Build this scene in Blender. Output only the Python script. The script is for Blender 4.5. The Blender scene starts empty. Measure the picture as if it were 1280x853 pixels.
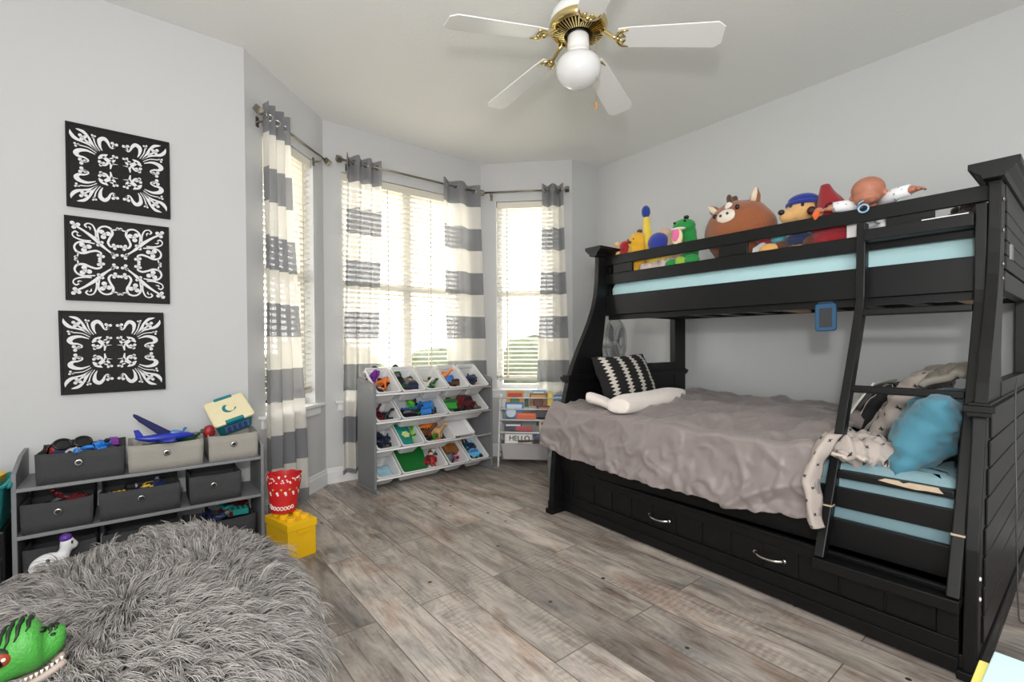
import bpy, bmesh, math, random
from mathutils import Vector, Matrix, noise
from math import sin, cos, pi, radians as RD

SC = bpy.context.scene
COL = SC.collection
rnd = random.Random(11)

def lin(c):
    return tuple(((v/255)/12.92 if v/255 <= 0.04045 else ((v/255+0.055)/1.055)**2.4) for v in c[:3]) + (1,)

def nse(x, y=0.0, z=0.0):
    return noise.noise(Vector((x, y, z)))

# ------------------------------------------------------------ mesh collector
class MB:
    def __init__(s):
        s.v, s.f, s.m, s.mi, s.M = [], [], [], 0, None
    def add(s, vs, fs, M=None):
        k = len(s.v)
        for p in vs:
            p = Vector(p)
            if M is not None: p = M @ p
            if s.M is not None: p = s.M @ p
            s.v.append(p)
        for f in fs:
            s.f.append(tuple(i+k for i in f)); s.m.append(s.mi)
        return s
    def box(s, x0, y0, z0, x1, y1, z1, M=None):
        vs = [(x, y, z) for z in (z0, z1) for y in (y0, y1) for x in (x0, x1)]
        return s.add(vs, [(0,2,3,1),(4,5,7,6),(0,1,5,4),(2,6,7,3),(0,4,6,2),(1,3,7,5)], M)
    def prism(s, poly, h0, h1, axis='y', M=None):
        n = len(poly)
        def P(a, b, h):
            return {'x': (h, a, b), 'y': (a, h, b), 'z': (a, b, h)}[axis]
        vs = [P(a, b, h0) for a, b in poly] + [P(a, b, h1) for a, b in poly]
        fs = [tuple(range(n)), tuple(range(2*n-1, n-1, -1))]
        fs += [(i, n+i, n+(i+1) % n, (i+1) % n) for i in range(n)]
        return s.add(vs, fs, M)
    def tube(s, pts, r, n=8, M=None, caps=True, closed=False):
        pts = [Vector(p) for p in pts]
        m = len(pts); rs = r if isinstance(r, (list, tuple)) else [r]*m
        vs, fs, up = [], [], None
        for i in range(m):
            if closed: t = pts[(i+1) % m]-pts[i-1]
            else: t = pts[min(i+1, m-1)]-pts[max(i-1, 0)]
            t.normalize()
            if up is None:
                up = Vector((0, 0, 1)) if abs(t.z) < .9 else Vector((1, 0, 0))
            a = t.cross(up).normalized(); b = a.cross(t).normalized(); up = b
            for k in range(n):
                an = 2*pi*k/n
                vs.append(pts[i]+(a*cos(an)+b*sin(an))*rs[i])
        for i in range(m if closed else m-1):
            j = (i+1) % m
            for k in range(n):
                fs.append((i*n+k, i*n+(k+1) % n, j*n+(k+1) % n, j*n+k))
        if caps and not closed:
            fs += [tuple(range(n-1, -1, -1)), tuple(range((m-1)*n, m*n))]
        return s.add(vs, fs, M)
    def lathe(s, prof, n=24, M=None):
        vs, fs = [], []
        m = len(prof)
        for r, z in prof:
            for k in range(n):
                an = 2*pi*k/n
                vs.append((r*cos(an), r*sin(an), z))
        for i in range(m-1):
            for k in range(n):
                fs.append((i*n+k, i*n+(k+1) % n, (i+1)*n+(k+1) % n, (i+1)*n+k))
        fs += [tuple(range(n-1, -1, -1)), tuple(range((m-1)*n, m*n))]
        return s.add(vs, fs, M)
    def ell(s, c, r, nu=14, nv=10, M=None, fn=None):
        if not isinstance(r, (list, tuple)): r = (r, r, r)
        vs, fs = [(c[0], c[1], c[2]-r[2])], []
        for j in range(1, nv):
            ph = -pi/2+pi*j/nv
            for i in range(nu):
                th = 2*pi*i/nu
                vs.append((c[0]+r[0]*cos(ph)*cos(th), c[1]+r[1]*cos(ph)*sin(th), c[2]+r[2]*sin(ph)))
        vs.append((c[0], c[1], c[2]+r[2]))
        if fn: vs = [fn(Vector(p)) for p in vs]
        L = len(vs)-1
        for i in range(nu):
            fs.append((0, 1+(i+1) % nu, 1+i))
            for j in range(nv-2):
                a, b = 1+j*nu, 1+(j+1)*nu
                fs.append((a+i, a+(i+1) % nu, b+(i+1) % nu, b+i))
            a = 1+(nv-2)*nu
            fs.append((a+i, a+(i+1) % nu, L))
        return s.add(vs, fs, M)
    def grid(s, fn, nu, nv, M=None):
        vs = [fn(i/nu, j/nv) for j in range(nv+1) for i in range(nu+1)]
        w = nu+1
        fs = [(j*w+i, j*w+i+1, (j+1)*w+i+1, (j+1)*w+i) for j in range(nv) for i in range(nu)]
        return s.add(vs, fs, M)
    def loft(s, rings, caps=True, M=None):
        n = len(rings[0]); vs = [p for r in rings for p in r]; fs = []
        for i in range(len(rings)-1):
            for k in range(n):
                fs.append((i*n+k, i*n+(k+1) % n, (i+1)*n+(k+1) % n, (i+1)*n+k))
        if caps: fs += [tuple(range(n-1, -1, -1)), tuple(range((len(rings)-1)*n, len(rings)*n))]
        return s.add(vs, fs, M)
    def build(s, name, mat, parent=None, smooth=False, bevel=0, sub=0, solid=0, remesh=0, world=True, seg=2, sm_it=4, auto=None):
        me = bpy.data.meshes.new(name)
        o = bpy.data.objects.new(name, me); COL.objects.link(o)
        vs = s.v
        if parent is not None:
            o.parent = parent
            if world:
                chain = Matrix.Identity(4); q = parent
                while q is not None:
                    chain = q.matrix_basis @ chain; q = q.parent
                inv = chain.inverted(); vs = [inv @ p for p in vs]
        elif world:
            xs = [p.x for p in vs]; ys = [p.y for p in vs]; zs = [p.z for p in vs]
            c = Vector(((min(xs)+max(xs))/2, (min(ys)+max(ys))/2, min(zs)))
            vs = [p-c for p in vs]; o.location = c
        me.from_pydata([tuple(p) for p in vs], [], s.f)
        mats = mat if isinstance(mat, (list, tuple)) else [mat]
        for m in mats: me.materials.append(m)
        if len(mats) > 1: me.polygons.foreach_set('material_index', s.m)
        bm = bmesh.new(); bm.from_mesh(me); bmesh.ops.recalc_face_normals(bm, faces=bm.faces); bm.to_mesh(me); bm.free()
        if smooth or remesh or sub: me.polygons.foreach_set('use_smooth', [True]*len(me.polygons))
        if remesh:
            m = o.modifiers.new('r', 'REMESH'); m.mode = 'VOXEL'; m.voxel_size = remesh; m.use_smooth_shade = True
            m = o.modifiers.new('s', 'SMOOTH'); m.iterations = sm_it; m.factor = .5
        if solid:
            m = o.modifiers.new('t', 'SOLIDIFY'); m.thickness = solid; m.offset = 0
        if bevel:
            m = o.modifiers.new('b', 'BEVEL'); m.width = bevel; m.segments = seg; m.limit_method = 'ANGLE'; m.angle_limit = RD(40)
        if sub:
            m = o.modifiers.new('u', 'SUBSURF'); m.levels = sub; m.render_levels = sub
        me.update()
        return o

def tag(o, label=None, cat=None, group=None, kind=None):
    if label: o['label'] = label
    if cat: o['category'] = cat
    if group: o['group'] = group
    if kind: o['kind'] = kind
    return o

def empty(name, loc, label, cat, group=None, rz=0.0):
    o = bpy.data.objects.new(name, None); COL.objects.link(o)
    o.empty_display_size = .05
    o.location = loc; o.rotation_euler = (0, 0, rz)
    return tag(o, label, cat, group)

def struct(o): o['kind'] = 'structure'; return o

def copy_tree(o, parent=None):
    c = o.copy(); COL.objects.link(c); c.parent = parent
    for ch in [x for x in o.children]: copy_tree(ch, c)
    return c

def TR(x, y, z): return Matrix.Translation((x, y, z))
def ROT(a, ax): return Matrix.Rotation(RD(a), 4, ax)
def frame(o, ex, ey, ez):
    m = Matrix.Identity(4)
    for i, e in enumerate((ex, ey, ez)):
        for r in range(3): m[r][i] = e[r]
    m.translation = Vector(o)
    return m

# ------------------------------------------------------------ materials
def nodes(name):
    m = bpy.data.materials.new(name); m.use_nodes = True
    nt = m.node_tree; b = nt.nodes['Principled BSDF']
    return m, nt, b

def N(nt, t, **kw):
    n = nt.nodes.new(t)
    for k, v in kw.items():
        if k.startswith('i_'):
            key = k[2:]
            n.inputs[int(key) if key.isdigit() else key.replace('_', ' ')].default_value = v
        else: setattr(n, k, v)
    return n

def mat(name, c, rough=.6, metal=0.0, bump=0.0, bscale=200., mottled=0.0, mscale=6., spec=.5, sheen=0.0, coat=0.0):
    m, nt, b = nodes(name)
    b.inputs['Base Color'].default_value = lin(c)
    b.inputs['Roughness'].default_value = rough
    b.inputs['Metallic'].default_value = metal
    b.inputs['Specular IOR Level'].default_value = spec
    if sheen: b.inputs['Sheen Weight'].default_value = sheen
    if coat: b.inputs['Coat Weight'].default_value = coat
    tc = N(nt, 'ShaderNodeTexCoord')
    if mottled:
        no = N(nt, 'ShaderNodeTexNoise', i_Scale=mscale, i_Detail=5.0)
        nt.links.new(tc.outputs['Object'], no.inputs['Vector'])
        mx = N(nt, 'ShaderNodeMix', data_type='RGBA')
        a = lin(c)
        mx.inputs[6].default_value = tuple(v*(1-mottled) for v in a[:3])+(1,)
        mx.inputs[7].default_value = tuple(min(1, v*(1+mottled)) for v in a[:3])+(1,)
        nt.links.new(no.outputs['Fac'], mx.inputs[0]); nt.links.new(mx.outputs[2], b.inputs['Base Color'])
    if bump:
        no = N(nt, 'ShaderNodeTexNoise', i_Scale=bscale, i_Detail=3.0)
        nt.links.new(tc.outputs['Object'], no.inputs['Vector'])
        bu = N(nt, 'ShaderNodeBump', i_Strength=bump, i_Distance=.004)
        nt.links.new(no.outputs['Fac'], bu.inputs['Height']); nt.links.new(bu.outputs['Normal'], b.inputs['Normal'])
    return m

_pal = {}
def pm(c, rough=.45):
    k = (tuple(c), rough)
    if k not in _pal:
        _pal[k] = mat('plastic_%d' % len(_pal), c, rough, mottled=.06, mscale=30)
    return _pal[k]
_fab = {}
def fm(c):
    k = tuple(c)
    if k not in _fab:
        _fab[k] = mat('plush_%d' % len(_fab), c, .95, bump=.7, bscale=160, mottled=.12, mscale=40, sheen=.3)
    return _fab[k]

def floor_material():
    m, nt, b = nodes('weathered_wood_tile')
    L = nt.links.new
    tc = N(nt, 'ShaderNodeTexCoord')
    mp = N(nt, 'ShaderNodeMapping'); mp.inputs['Rotation'].default_value = (0, 0, RD(90)); mp.inputs['Location'].default_value = (FLOOR_OFF[0], FLOOR_OFF[1], 0)
    L(tc.outputs['Object'], mp.inputs['Vector'])
    br = N(nt, 'ShaderNodeTexBrick', offset=.5, offset_frequency=2)
    br.inputs['Color1'].default_value = (0, 0, 0, 1); br.inputs['Color2'].default_value = (1, 1, 1, 1); br.inputs['Mortar'].default_value = (.5, .5, .5, 1)
    br.inputs['Scale'].default_value = 1.0; br.inputs['Mortar Size'].default_value = .0022; br.inputs['Mortar Smooth'].default_value = .2
    br.inputs['Brick Width'].default_value = 1.235; br.inputs['Row Height'].default_value = .19
    L(mp.outputs['Vector'], br.inputs['Vector'])
    rv = N(nt, 'ShaderNodeRGBToBW'); L(br.outputs['Color'], rv.inputs['Color'])
    # per plank shift of the grain
    sc = N(nt, 'ShaderNodeVectorMath', operation='SCALE'); sc.inputs['Scale'].default_value = 37.0
    L(br.outputs['Color'], sc.inputs[0])
    ad = N(nt, 'ShaderNodeVectorMath', operation='ADD'); L(mp.outputs['Vector'], ad.inputs[0]); L(sc.outputs[0], ad.inputs[1])
    st = N(nt, 'ShaderNodeMapping'); st.inputs['Scale'].default_value = (2.0, 7.5, 1); L(ad.outputs[0], st.inputs['Vector'])
    g1 = N(nt, 'ShaderNodeTexNoise', i_Scale=1.6, i_Detail=9.0, i_Roughness=.68, i_Distortion=.6); L(st.outputs['Vector'], g1.inputs['Vector'])
    st2 = N(nt, 'ShaderNodeMapping'); st2.inputs['Scale'].default_value = (3.0, 60.0, 1); L(ad.outputs[0], st2.inputs['Vector'])
    g2 = N(nt, 'ShaderNodeTexNoise', i_Scale=1.5, i_Detail=6.0, i_Roughness=.7, i_Distortion=.3); L(st2.outputs['Vector'], g2.inputs['Vector'])
    st3 = N(nt, 'ShaderNodeMapping'); st3.inputs['Scale'].default_value = (1.6, 3.5, 1); L(ad.outputs[0], st3.inputs['Vector'])
    g3 = N(nt, 'ShaderNodeTexNoise', i_Scale=1.5, i_Detail=4.0, i_Roughness=.6); L(st3.outputs['Vector'], g3.inputs['Vector'])
    r1 = N(nt, 'ShaderNodeValToRGB'); e = r1.color_ramp.elements
    e[0].position = .28; e[0].color = lin((118, 112, 107)); e[1].position = .72; e[1].color = lin((230, 223, 216))
    x = e.new(.42); x.color = lin((172, 165, 160)); x = e.new(.55); x.color = lin((205, 198, 192))
    L(g1.outputs['Fac'], r1.inputs['Fac'])
    # plank tone
    r2 = N(nt, 'ShaderNodeValToRGB'); e = r2.color_ramp.elements
    e[0].position = 0; e[0].color = (.62, .60, .58, 1); e[1].position = 1; e[1].color = (1.22, 1.19, 1.15, 1)
    L(rv.outputs['Val'], r2.inputs['Fac'])
    mu = N(nt, 'ShaderNodeMix', data_type='RGBA', blend_type='MULTIPLY'); mu.inputs[0].default_value = 1
    L(r1.outputs['Color'], mu.inputs[6]); L(r2.outputs['Color'], mu.inputs[7])
    # bluish / brownish washes
    r3 = N(nt, 'ShaderNodeValToRGB'); e = r3.color_ramp.elements
    e[0].position = .36; e[0].color = lin((150, 120, 100)); e[1].position = .66; e[1].color = lin((135, 146, 150))
    x = e.new(.46); x.color = lin((190, 188, 186)); x = e.new(.56); x.color = lin((190, 188, 186))
    L(g3.outputs['Fac'], r3.inputs['Fac'])
    mu2 = N(nt, 'ShaderNodeMix', data_type='RGBA', blend_type='MULTIPLY'); mu2.inputs[0].default_value = .62
    L(mu.outputs[2], mu2.inputs[6]); L(r3.outputs['Color'], mu2.inputs[7])
    # fine grain
    r4 = N(nt, 'ShaderNodeValToRGB'); e = r4.color_ramp.elements
    e[0].position = .33; e[0].color = (.42, .37, .33, 1); e[1].position = .47; e[1].color = (1.22, 1.22, 1.22, 1)
    L(g2.outputs['Fac'], r4.inputs['Fac'])
    mu3 = N(nt, 'ShaderNodeMix', data_type='RGBA', blend_type='MULTIPLY'); mu3.inputs[0].default_value = .62
    L(mu2.outputs[2], mu3.inputs[6]); L(r4.outputs['Color'], mu3.inputs[7])
    # cross-grain saw marks in patches, and a worn brown edge on some boards
    wv = N(nt, 'ShaderNodeTexWave', wave_type='BANDS', bands_direction='X', i_Scale=11.0, i_Distortion=5.0, i_Detail=3.0); wv.inputs['Detail Scale'].default_value = 2.0
    L(ad.outputs[0], wv.inputs['Vector'])
    st4 = N(nt, 'ShaderNodeMapping'); st4.inputs['Scale'].default_value = (2.2, 6.0, 1); st4.inputs['Location'].default_value = (3, 7, 0); L(ad.outputs[0], st4.inputs['Vector'])
    g5 = N(nt, 'ShaderNodeTexNoise', i_Scale=1.3, i_Detail=5.0, i_Roughness=.6); L(st4.outputs['Vector'], g5.inputs['Vector'])
    pr_ = N(nt, 'ShaderNodeValToRGB'); e = pr_.color_ramp.elements; e[0].position = .50; e[0].color = (0, 0, 0, 1); e[1].position = .62; e[1].color = (.22, .22, .22, 1); L(g5.outputs['Fac'], pr_.inputs['Fac'])
    ms = N(nt, 'ShaderNodeMix', data_type='RGBA', blend_type='MULTIPLY'); L(pr_.outputs['Color'], ms.inputs[0]); L(mu3.outputs[2], ms.inputs[6]); L(wv.outputs['Color'], ms.inputs[7])
    pb_ = N(nt, 'ShaderNodeValToRGB'); e = pb_.color_ramp.elements; e[0].position = .26; e[0].color = (1, 1, 1, 1); e[1].position = .38; e[1].color = (0, 0, 0, 1); L(g5.outputs['Fac'], pb_.inputs['Fac'])
    mb_ = N(nt, 'ShaderNodeMix', data_type='RGBA', blend_type='MULTIPLY'); L(pb_.outputs['Color'], mb_.inputs[0]); L(ms.outputs[2], mb_.inputs[6]); mb_.inputs[7].default_value = (.52, .42, .35, 1)
    mu3 = mb_
    # knots and nail holes
    vo = N(nt, 'ShaderNodeTexVoronoi', i_Scale=5.5); L(ad.outputs[0], vo.inputs['Vector'])
    kr = N(nt, 'ShaderNodeMath', operation='LESS_THAN'); kr.inputs[1].default_value = .055; L(vo.outputs['Distance'], kr.inputs[0])
    mk = N(nt, 'ShaderNodeMix', data_type='RGBA'); L(kr.outputs[0], mk.inputs[0]); L(mu3.outputs[2], mk.inputs[6]); mk.inputs[7].default_value = lin((60, 52, 48))
    # joints
    mj = N(nt, 'ShaderNodeMix', data_type='RGBA'); L(br.outputs['Fac'], mj.inputs[0]); L(mk.outputs[2], mj.inputs[6]); mj.inputs[7].default_value = lin((98, 88, 80))
    L(mj.outputs[2], b.inputs['Base Color'])
    b.inputs['Roughness'].default_value = .48; b.inputs['Specular IOR Level'].default_value = .35
    bu = N(nt, 'ShaderNodeBump', i_Strength=.25, i_Distance=.002); L(g2.outputs['Fac'], bu.inputs['Height']); L(bu.outputs['Normal'], b.inputs['Normal'])
    return m
FLOOR_OFF = (.5475, .03)

def stripe_cloth(name, ztop, period, ca, cb, transl=.35):
    """horizontal bands by height, thin translucent cloth"""
    m, nt, b = nodes(name); L = nt.links.new
    tc = N(nt, 'ShaderNodeTexCoord'); sp = N(nt, 'ShaderNodeSeparateXYZ'); L(tc.outputs['Object'], sp.inputs[0])
    s1 = N(nt, 'ShaderNodeMath', operation='SUBTRACT'); s1.inputs[0].default_value = ztop; L(sp.outputs['Z'], s1.inputs[1])
    d = N(nt, 'ShaderNodeMath', operation='DIVIDE'); L(s1.outputs[0], d.inputs[0]); d.inputs[1].default_value = period
    fr = N(nt, 'ShaderNodeMath', operation='FRACT'); L(d.outputs[0], fr.inputs[0])
    gt = N(nt, 'ShaderNodeMath', operation='GREATER_THAN'); L(fr.outputs[0], gt.inputs[0]); gt.inputs[1].default_value = .5
    mx = N(nt, 'ShaderNodeMix', data_type='RGBA'); L(gt.outputs[0], mx.inputs[0]); mx.inputs[6].default_value = lin(ca); mx.inputs[7].default_value = lin(cb)
    no = N(nt, 'ShaderNodeTexNoise', i_Scale=260.0, i_Detail=2.0); L(tc.outputs['Object'], no.inputs['Vector'])
    bu = N(nt, 'ShaderNodeBump', i_Strength=.25, i_Distance=.002); L(no.outputs['Fac'], bu.inputs['Height'])
    b.inputs['Roughness'].default_value = .9
    L(mx.outputs[2], b.inputs['Base Color']); L(bu.outputs['Normal'], b.inputs['Normal'])
    t = N(nt, 'ShaderNodeBsdfTranslucent'); L(mx.outputs[2], t.inputs['Color'])
    tp = N(nt, 'ShaderNodeBsdfTransparent')
    a = N(nt, 'ShaderNodeMixShader'); a.inputs[0].default_value = transl; L(b.outputs[0], a.inputs[1]); L(t.outputs[0], a.inputs[2])
    a2 = N(nt, 'ShaderNodeMixShader'); a2.inputs[0].default_value = .05; L(a.outputs[0], a2.inputs[1]); L(tp.outputs[0], a2.inputs[2])
    L(a2.outputs[0], nt.nodes['Material Output'].inputs['Surface'])
    return m

def glass_mat():
    m, nt, b = nodes('window_glass'); L = nt.links.new
    tp = N(nt, 'ShaderNodeBsdfTransparent'); g = N(nt, 'ShaderNodeBsdfGlossy'); g.inputs['Roughness'].default_value = .03
    a = N(nt, 'ShaderNodeMixShader'); a.inputs[0].default_value = .05; L(tp.outputs[0], a.inputs[1]); L(g.outputs[0], a.inputs[2])
    L(a.outputs[0], nt.nodes['Material Output'].inputs['Surface'])
    return m

def translucent(name, c, tr=.4, rough=.5):
    m, nt, b = nodes(name); L = nt.links.new
    b.inputs['Base Color'].default_value = lin(c); b.inputs['Roughness'].default_value = rough
    t = N(nt, 'ShaderNodeBsdfTranslucent'); t.inputs['Color'].default_value = lin(c)
    a = N(nt, 'ShaderNodeMixShader'); a.inputs[0].default_value = tr; L(b.outputs[0], a.inputs[1]); L(t.outputs[0], a.inputs[2])
    L(a.outputs[0], nt.nodes['Material Output'].inputs['Surface'])
    return m

WALL_C = mat('wall_paint', (202, 203, 203), .8, bump=.12, bscale=90)
CEIL_C = mat('ceiling_paint', (235, 235, 232), .9, bump=.35, bscale=60)
TRIM_C = mat('white_trim', (232, 233, 233), .4, bump=.03)
FLOOR_M = floor_material()
BLACK = mat('black_painted_wood', (15, 15, 16), .42, bump=.05, bscale=120, mottled=.18, mscale=14, spec=.32)
GREYW = mat('grey_painted_wood', (126, 128, 130), .5, bump=.05, mottled=.05)
WHITE_P = mat('white_plastic', (236, 236, 236), .35, bump=.02)
STEEL = mat('brushed_steel', (150, 146, 138), .3, .9, bump=.05)
CHROME = mat('satin_nickel', (200, 198, 194), .22, 1.0, bump=.02)
BRASS = mat('polished_brass', (216, 196, 138), .16, 1.0, bump=.03)
BRASS_D = mat('dark_brass', (70, 55, 28), .35, 1.0, bump=.03)
WOODP = mat('pale_pine', (205, 170, 125), .6, mottled=.15, mscale=10)
GLASS = glass_mat()
# ============================================================ ROOM
YA, XR, X0, X1, X2, X3, Y1, CH = 3.1776, 3.6423, .5217, 1.1585, 2.6526, 3.2754, 3.8012, 2.846
XL, YB = -2.1, -1.6
TH = .14

struct(MB().box(XL-.3, YB-.3, -.1, XR+.3, Y1+.3, 0).build('floor', FLOOR_M, world=False))
struct(MB().box(XL-.3, YB-.3, CH, XR+.3, Y1+.3, CH+.1).build('ceiling', CEIL_C))
struct(MB().box(XL-.14, YA, 0, X0, YA+TH, CH).build('wall_left', WALL_C))
struct(MB().box(XR, YB-.14, 0, XR+TH, YA+TH, CH).build('wall_right', WALL_C))
struct(MB().box(X3, YA, 0, XR, YA+TH, CH).build('wall_corner', WALL_C))
struct(MB().box(XL-.14, YB-.14, 0, XR+.14, YB, CH).build('wall_back', WALL_C))
struct(MB().box(XL-.14, YB, 0, XL, YA, CH).build('wall_near', WALL_C))

def face_frame(a, b):
    ex = Vector((b[0]-a[0], b[1]-a[1], 0)); L = ex.length; ex.normalize()
    ey = Vector((-ex.y, ex.x, 0))            # outward
    return frame((a[0], a[1], 0), ex, ey, Vector((0, 0, 1))), L

FACES = [((X0, YA), (X1, Y1), .16, .745, 'bay_left'), ((X1, Y1), (X2, Y1), .142, 1.352, 'bay_middle'), ((X2, Y1), (X3, YA), .15, .735, 'bay_right')]
WZ0, WZ1 = .655, 2.475
FR = []
SLAT = translucent('white_blind_slat', (246, 243, 236), .5, .5)
BLINDM = mat('blind_rail', (226, 220, 206), .5, bump=.03)
CORDM = mat('blind_cord', (205, 200, 190), .8, bump=.1)
SASH = mat('window_sash', (225, 225, 222), .45, bump=.02)
for k, (a, b, u0, u1, nm) in enumerate(FACES):
    M, L = face_frame(a, b); FR.append((M, L))
    e0 = .1 if k > 0 else 0; e1 = .1 if k < 2 else 0
    m = MB(); m.M = M
    m.box(-e0*0-(.08 if k > 0 else 0), 0, 0, u0, TH, CH); m.box(u1, 0, 0, L+(.08 if k < 2 else 0), TH, CH)
    m.box(u0, 0, 0, u1, TH, WZ0-.02); m.box(u0, 0, WZ1, u1, TH, CH)
    struct(m.build('wall_'+nm, WALL_C))
    # window: frame, mid rail, panes, sill with apron
    w = bpy.data.objects.new('window_%d' % (k+1), None); COL.objects.link(w); w.location = M @ Vector(((u0+u1)/2, .1, WZ0)); w['kind'] = 'structure'
    f = MB(); f.M = M
    fw = .045
    f.box(u0, .085, WZ0, u0+fw, TH, WZ1); f.box(u1-fw, .085, WZ0, u1, TH, WZ1)
    f.box(u0+fw, .085, WZ0, u1-fw, TH, WZ0+fw); f.box(u0+fw, .085, WZ1-fw, u1-fw, TH, WZ1)
    f.box(u0+fw, .08, 1.56, u1-fw, TH, 1.615)
    if k == 1: f.box((u0+u1)/2-.04, .083, WZ0+fw, (u0+u1)/2+.04, TH, WZ1-fw)
    struct(f.build('window_frame', SASH, w))
    g = MB(); g.M = M
    g.box(u0+fw, .112, WZ0+fw, u1-fw, .118, 1.56); g.box(u0+fw, .112, 1.615, u1-fw, .118, WZ1-fw)
    struct(g.build('pane', GLASS, w))
    s = MB(); s.M = M
    s.box(u0-.075, -.045, WZ0-.022, u1+.075, .0, WZ0); s.box(u0, 0, WZ0-.022, u1, TH, WZ0)
    s.box(u0-.05, -.018, WZ0-.085, u1+.05, 0, WZ0-.022)
    struct(s.build('window_sill', TRIM_C, w, bevel=.004))
    # venetian blind
    c = M @ Vector(((u0+u1)/2, .045, 0))
    B = empty('venetian_blind', (c.x, c.y, WZ0+.05),
              ['white venetian blind behind the striped curtain beside the wall art', 'wide white venetian blind behind the toy rack', 'narrow white venetian blind above the book rack'][k], 'blind', 'white window blinds')
    h = MB(); h.M = M; h.box(u0+.006, .02, 2.425, u1-.006, .075, 2.47); h.box(u0+.004, .012, 2.41, u1-.004, .02, 2.472)
    h.build('headrail', BLINDM, B, bevel=.003)
    sl = MB(); z = 2.395; i = 0
    while z > .80:
        Q = M @ TR((u0+u1)/2, .047, z) @ ROT(-14+nse(i*3.1, k)*3, 'X')
        hw = (u1-u0)/2-.01
        sl.box(-hw, -.025, -.0014, hw, .025, .0014, Q); z -= .0415; i += 1
    sl.build('slats', SLAT, B)
    r = MB(); r.M = M; r.box(u0+.01, .022, .742, u1-.01, .072, .764)
    for q in range(3): r.box(u0+.01, .023, .768+q*.008, u1-.01, .071, .771+q*.008)
    r.build('bottom_rail', BLINDM, B, bevel=.003)
    t = MB(); t.M = M
    us = [u0+.1, u1-.1] if k != 1 else [u0+.12, u0+.40, u1-.40, u1-.12]
    for u in us:
        for y in (.0205, .0735): t.box(u-.004, y-.0006, .76, u+.004, y+.0006, 2.42)
    t.build('ladder_tape', CORDM, B)

# baseboards
def baseboard(nm, a, b):
    M, L = face_frame(a, b); m = MB(); m.M = M
    m.prism([(0, 0), (-.016, 0), (-.016, .09), (-.011, .1), (-.011, .112), (-.005, .122), (0, .122)], 0, L, 'x')
    struct(m.build('baseboard_'+nm, TRIM_C))
baseboard('left', (XL, YA), (X0, YA)); baseboard('bay_left', (X0, YA), (X1, Y1)); baseboard('bay_middle', (X1, Y1), (X2, Y1))
baseboard('bay_right', (X2, Y1), (X3, YA)); baseboard('corner', (X3, YA), (XR, YA)); baseboard('right', (XR, YA), (XR, YB))

# ------------------------------------------------------------ curtain rods and curtains
RODM = mat('pewter_rod', (138, 132, 120), .3, .9, bump=.03)
def rod(k, u0, u1, z, off, label):
    M, L = FR[k]
    p = M @ Vector(((u0+u1)/2, -off, z))
    R = empty('curtain_rod', p, label, 'curtain rod', 'metal curtain rods over the windows')
    m = MB(); m.M = M; m.tube([(u0, -off, z), (u1, -off, z)], .0085, 10); m.build('pole', RODM, R, smooth=True, auto=1)
    for u, sg in ((u0, -1), (u1, 1)):
        f = MB(); f.M = M
        f.tube([(u, -off, z), (u+sg*.012, -off, z)], .014, 10)
        f.box(-.02, -.02, -.02, .02, .02, .02, TR(u+sg*.034, -off, z) @ ROT(45, 'X'))
        f.build('finial', RODM, R, bevel=.003)
        b = MB(); b.M = M; ub = u-sg*.05
        b.tube([(ub, -off, z-.004), (ub, -off, z-.022), (ub, -off+.02, z-.03), (ub, -.004, z-.03)], .006, 8)
        b.box(ub-.012, -.006, z-.06, ub+.012, 0, z)
        b.build('bracket', RODM, R)
rod(0, .06, .80, 2.495, .07, 'pewter curtain rod with cube finials nearest the wall art')
rod(1, .135, 1.41, 2.545, .07, 'long pewter curtain rod over the wide middle window')
rod(2, .055, .80, 2.545, .07, 'short pewter curtain rod over the window nearest the bunk bed')

CLOTH = stripe_cloth('striped_curtain_cloth', 2.60, .415, (146, 147, 151), (238, 235, 228), .42)
def curtain(k, top, bot, ztop, zrod, zbot, nf, label, seed, mid=None):
    M, L = FR[k]; off = .07
    c = M @ Vector(((top[0]+top[1])/2, -off, 0))
    C = empty('curtain', (c.x, c.y, 0), label, 'curtain', 'grey and cream striped curtains')
    def P(s, t):
        e = t*t*(3-2*t) if mid is None else t
        ws = 1/(1+2.2*max(0, 0))
        a = top[0]+(bot[0]-top[0])*e; b = top[1]+(bot[1]-top[1])*e
        sw = s+.018*nse(s*5, t*2.2, seed)*min(1, t*3)
        u = a+(b-a)*sw
        amp = .030+.012*nse(s*3, t*1.5, seed+5)
        d = amp*cos(2*pi*nf*s+.5*nse(t*2, s, seed)*t)+.006*nse(s*14, t*5, seed+9)
        zz = ztop+(zbot-ztop)*t
        if t < .03: zz -= .010*(1-abs(cos(pi*nf*s)))*(1-t/.03)
        return (u, -off-d*(1 if t > .0 else 1), zz)
    m = MB(); m.M = M; m.grid(P, nf*26, 90)
    m.build('fabric', CLOTH, C, smooth=True)
    for i in range(2*nf):
        s = (i+.5)/(2*nf)
        u = top[0]+(top[1]-top[0])*s
        g = MB(); pts = [(.019*cos(2*pi*q/14), .019*sin(2*pi*q/14), 0) for q in range(14)]
        side = 55 if i % 2 == 0 else -55
        g.tube(pts, .005, 6, closed=True, M=M @ TR(u, -off, zrod) @ ROT(side, 'Z') @ ROT(90, 'X'))
        g.build('grommet', CHROME, C, smooth=True)
curtain(0, (.075, .30), (.045, .47), 2.575, 2.495, .025, 3, 'striped curtain hanging to the floor beside the grey low shelf', 3.3)
curtain(1, (.15, .44), (.10, .38), 2.60, 2.545, .075, 3, 'striped curtain falling behind the left end of the toy rack', 7.7)
curtain(1, (1.02, 1.42), (1.05, 1.50), 2.60, 2.545, .06, 2, 'striped curtain on the side of the wide window away from the low shelf', 12.1)
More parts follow.
